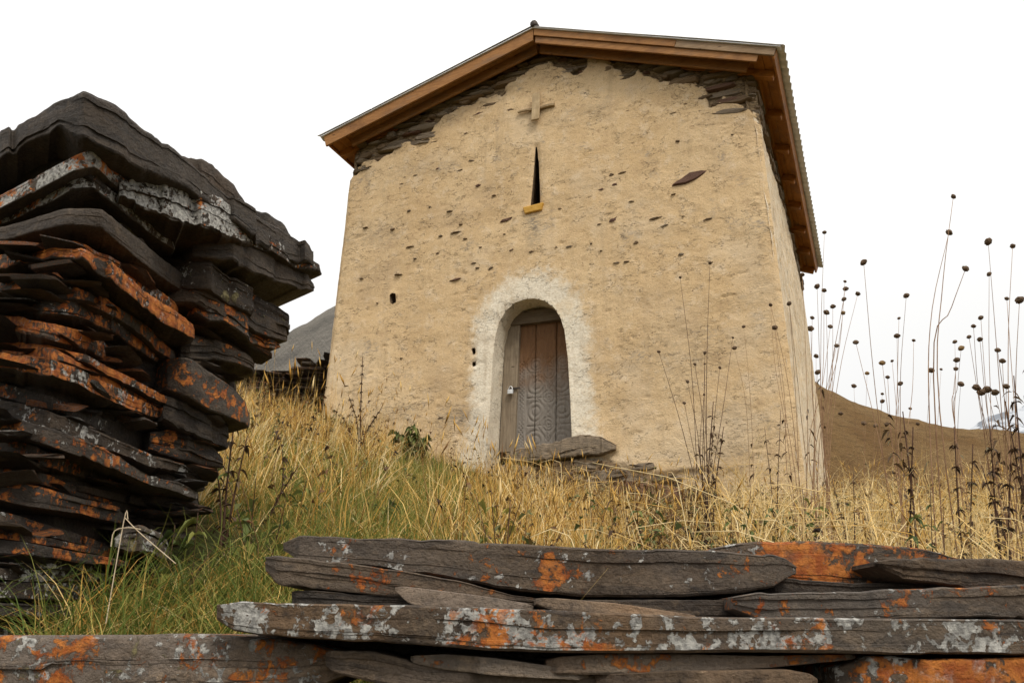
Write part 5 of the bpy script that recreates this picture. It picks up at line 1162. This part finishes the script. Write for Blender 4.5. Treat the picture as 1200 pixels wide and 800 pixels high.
# --- dark withered weeds
def weed(base, tops, Y, label, leaves, rad=0.004, size=(0.04, 0.09), tint=0.4, mat=M_WILT, stem=M_STEMD, span=(0.1, 1.0), droop=0.8, width=0.45, cat='weed', group=None, name='withered_weed'):
    PLN[0] += 1; r = np.random.default_rng(1900 + PLN[0])
    b0 = on_y(np.array([base[0]]), np.array([base[1]]), np.array([Y]))[0]; b0[2] = float(ground_z(b0[0], Y)) - 0.02
    t = thing(name, b0, label, cat, group); mb = MB(); it = []
    for (x, y) in tops:
        h = on_y(np.array([x]), np.array([y]), np.array([Y + r.uniform(-0.1, 0.1)]))[0]; mid = b0 + (h - b0) * np.array([0.35, 0.35, 0.5]) + np.array([r.normal(0, 0.015), r.normal(0, 0.015), 0])
        pth = smooth_path([b0 + np.array([r.normal(0, 0.01), r.normal(0, 0.01), 0]), mid, h], 12); V, Fc = tube(pth, np.linspace(rad, rad * 0.35, 12), 5); mb.add(V, Fc)
        for i in range(int(leaves * (2.4 if mat is M_WILT else 1.3))):
            f = r.uniform(*span); P = pth[int(f * 11)]; a = r.uniform(0, 6.28); L = r.uniform(*size) * (0.36 if mat is M_WILT else 0.52)
            it.append((P, np.array([math.cos(a), math.sin(a), r.uniform(-0.3, 0.7)]), L, L * width * r.uniform(0.5, 1.0), r.uniform(0.2, 1.8), droop * r.uniform(0.5, 1.3)))
    mb.build('stem', stem, t, True); leaf_mass(t, 'leaves', it, mat, r, tint); return t
WG = 'dark withered weeds in the grass'
weed((262, 650), [(278, 470), (246, 505), (290, 510)], 2.75, 'drooping dark weed beside the leaning end of the ruined wall', 12, 0.005, (0.05, 0.11), group=WG)
weed((300, 640), [(330, 520), (350, 545)], 3.1, 'withered weed with a few yellowing leaves above the slab wall end', 9, 0.004, (0.04, 0.09), 0.6, group=WG)
weed((300, 655), [(262, 545), (335, 585), (300, 560)], 2.6, 'leafy green weed sprouting between the two slate walls', 7, 0.003, (0.06, 0.11), 0.55, M_LEAF, group='green leafy weeds in the grass', width=0.65, name='leafy_weed')
weed((418, 560), [(425, 418), (408, 462), (447, 478), (400, 485)], 7.2, 'reddish dock seed stalk standing up against the plastered wall', 48, 0.008, (0.025, 0.06), 0.35, group=WG, span=(0.35, 1.0), width=0.6, name='dock_stalk')
weed((484, 575), [(462, 505), (482, 496), (500, 510), (472, 515)], 8.2, 'leafy green bush at the foot of the plastered wall', 70, 0.004, (0.10, 0.21), 0.3, M_LEAF, group='green leafy weeds in the grass', width=0.6, name='leafy_weed')
weed((590, 650), [(558, 580), (575, 570), (600, 590), (612, 582)], 3.0, 'pale green broad leaved plant rising behind the long top slab', 8, 0.003, (0.05, 0.09), 0.75, M_LEAF, group='green leafy weeds in the grass', width=0.7, name='leafy_weed')
weed((604, 640), [(598, 585), (660, 622)], 2.9, 'bare dark twig among the pale green leaves', 3, 0.005, (0.03, 0.06), group=WG)
weed((835, 610), [(848, 500), (818, 520), (836, 470)], 4.4, 'leafy dark weed in front of the plastered wall by the bundled stems', 22, 0.006, (0.05, 0.10), 0.5, group=WG)
weed((905, 600), [(915, 480), (896, 500)], 4.4, 'slender withered weed close to the corner of the church', 16, 0.004, (0.04, 0.08), 0.5, group=WG)
weed((1062, 600), [(1058, 482), (1070, 500)], 3.0, 'dark ragged seed stalk standing out against the brown hill', 34, 0.006, (0.025, 0.06), 0.2, group=WG, span=(0.3, 1.0))
weed((1125, 620), [(1118, 500), (1140, 520)], 3.0, 'dark leafy stalk between the tall seed head plants', 26, 0.005, (0.03, 0.08), 0.25, group=WG, span=(0.25, 1.0))
weed((1170, 620), [(1160, 500), (1185, 520), (1150, 545)], 2.8, 'thick tangle of dark withered leaves under the bushy seed heads', 28, 0.005, (0.04, 0.09), 0.2, group=WG)
weed((1195, 600), [(1188, 440), (1205, 400), (1178, 470)], 2.7, 'dark leafy stem with spiky leaves rising beside the bushy seed heads', 22, 0.005, (0.04, 0.08), 0.25, group=WG)
weed((985, 625), [(975, 560), (1000, 550)], 3.4, 'low brown weed among pale bent grass near the orange slab', 18, 0.004, (0.04, 0.08), 0.5, group=WG)
weed((1085, 640), [(1090, 570), (1070, 585), (1105, 590)], 2.6, 'fern like green weed behind the orange slab', 16, 0.003, (0.04, 0.08), 0.3, M_LEAF, group='green leafy weeds in the grass', width=0.4, name='leafy_weed')
weed((700, 640), [(690, 570), (712, 590), (725, 600)], 4.2, 'low green weed below the threshold stones', 10, 0.003, (0.04, 0.09), 0.35, M_LEAF, group='green leafy weeds in the grass', width=0.5, name='leafy_weed')
weed((948, 630), [(940, 570), (960, 580), (925, 590)], 3.2, 'dusty green weed below the corner of the church', 14, 0.003, (0.04, 0.09), 0.4, M_LEAF, group='green leafy weeds in the grass', width=0.4, name='leafy_weed')
for (bx_, tp_, Y_, lb_) in [((222, 690), [(205, 615), (232, 600), (250, 640)], 2.3, 'small green weed in the tufts under the leaning ruined wall'), ((352, 640), [(335, 575), (360, 560), (380, 590)], 3.4, 'green nettle like weed in the golden grass left uncut by the path'),
                            ((760, 640), [(745, 590), (772, 580), (785, 600)], 3.6, 'grey green weed behind the long top slab below the plaster'), ((868, 640), [(855, 585), (880, 575), (890, 600)], 3.3, 'small olive weed where the orange slab meets the grass'), ((452, 640), [(440, 590), (462, 585)], 3.8, 'low yellow green weed on the trodden path')]:
    weed(bx_, tp_, Y_, lb_, 12, 0.003, (0.05, 0.10), 0.4, M_LEAF, group='green leafy weeds in the grass', width=0.5, name='leafy_weed')
# two bent straws caught on the small tan stone
mb = MB()
for P_ in ([(124, 730), (146, 606), (150, 608)], [(146, 606), (165, 625), (206, 660)], [(130, 640), (134, 622), (150, 618), (165, 620)]):
    Q = np.array([on_y(np.array([a]), np.array([b]), np.array([1.82]))[0] for a, b in P_]); V, Fc = tube(smooth_path(Q, 10), 0.0011, 5); mb.add(V, Fc)
b0 = on_y(np.array([124.]), np.array([730.]), np.array([1.82]))[0]
o = mb.build('dry_straw', mat_plain('straw', (0.42, 0.33, 0.22), (0.52, 0.43, 0.30))); tag(o, 'bent pale straw hooked in front of the small tan stone', 'straw')
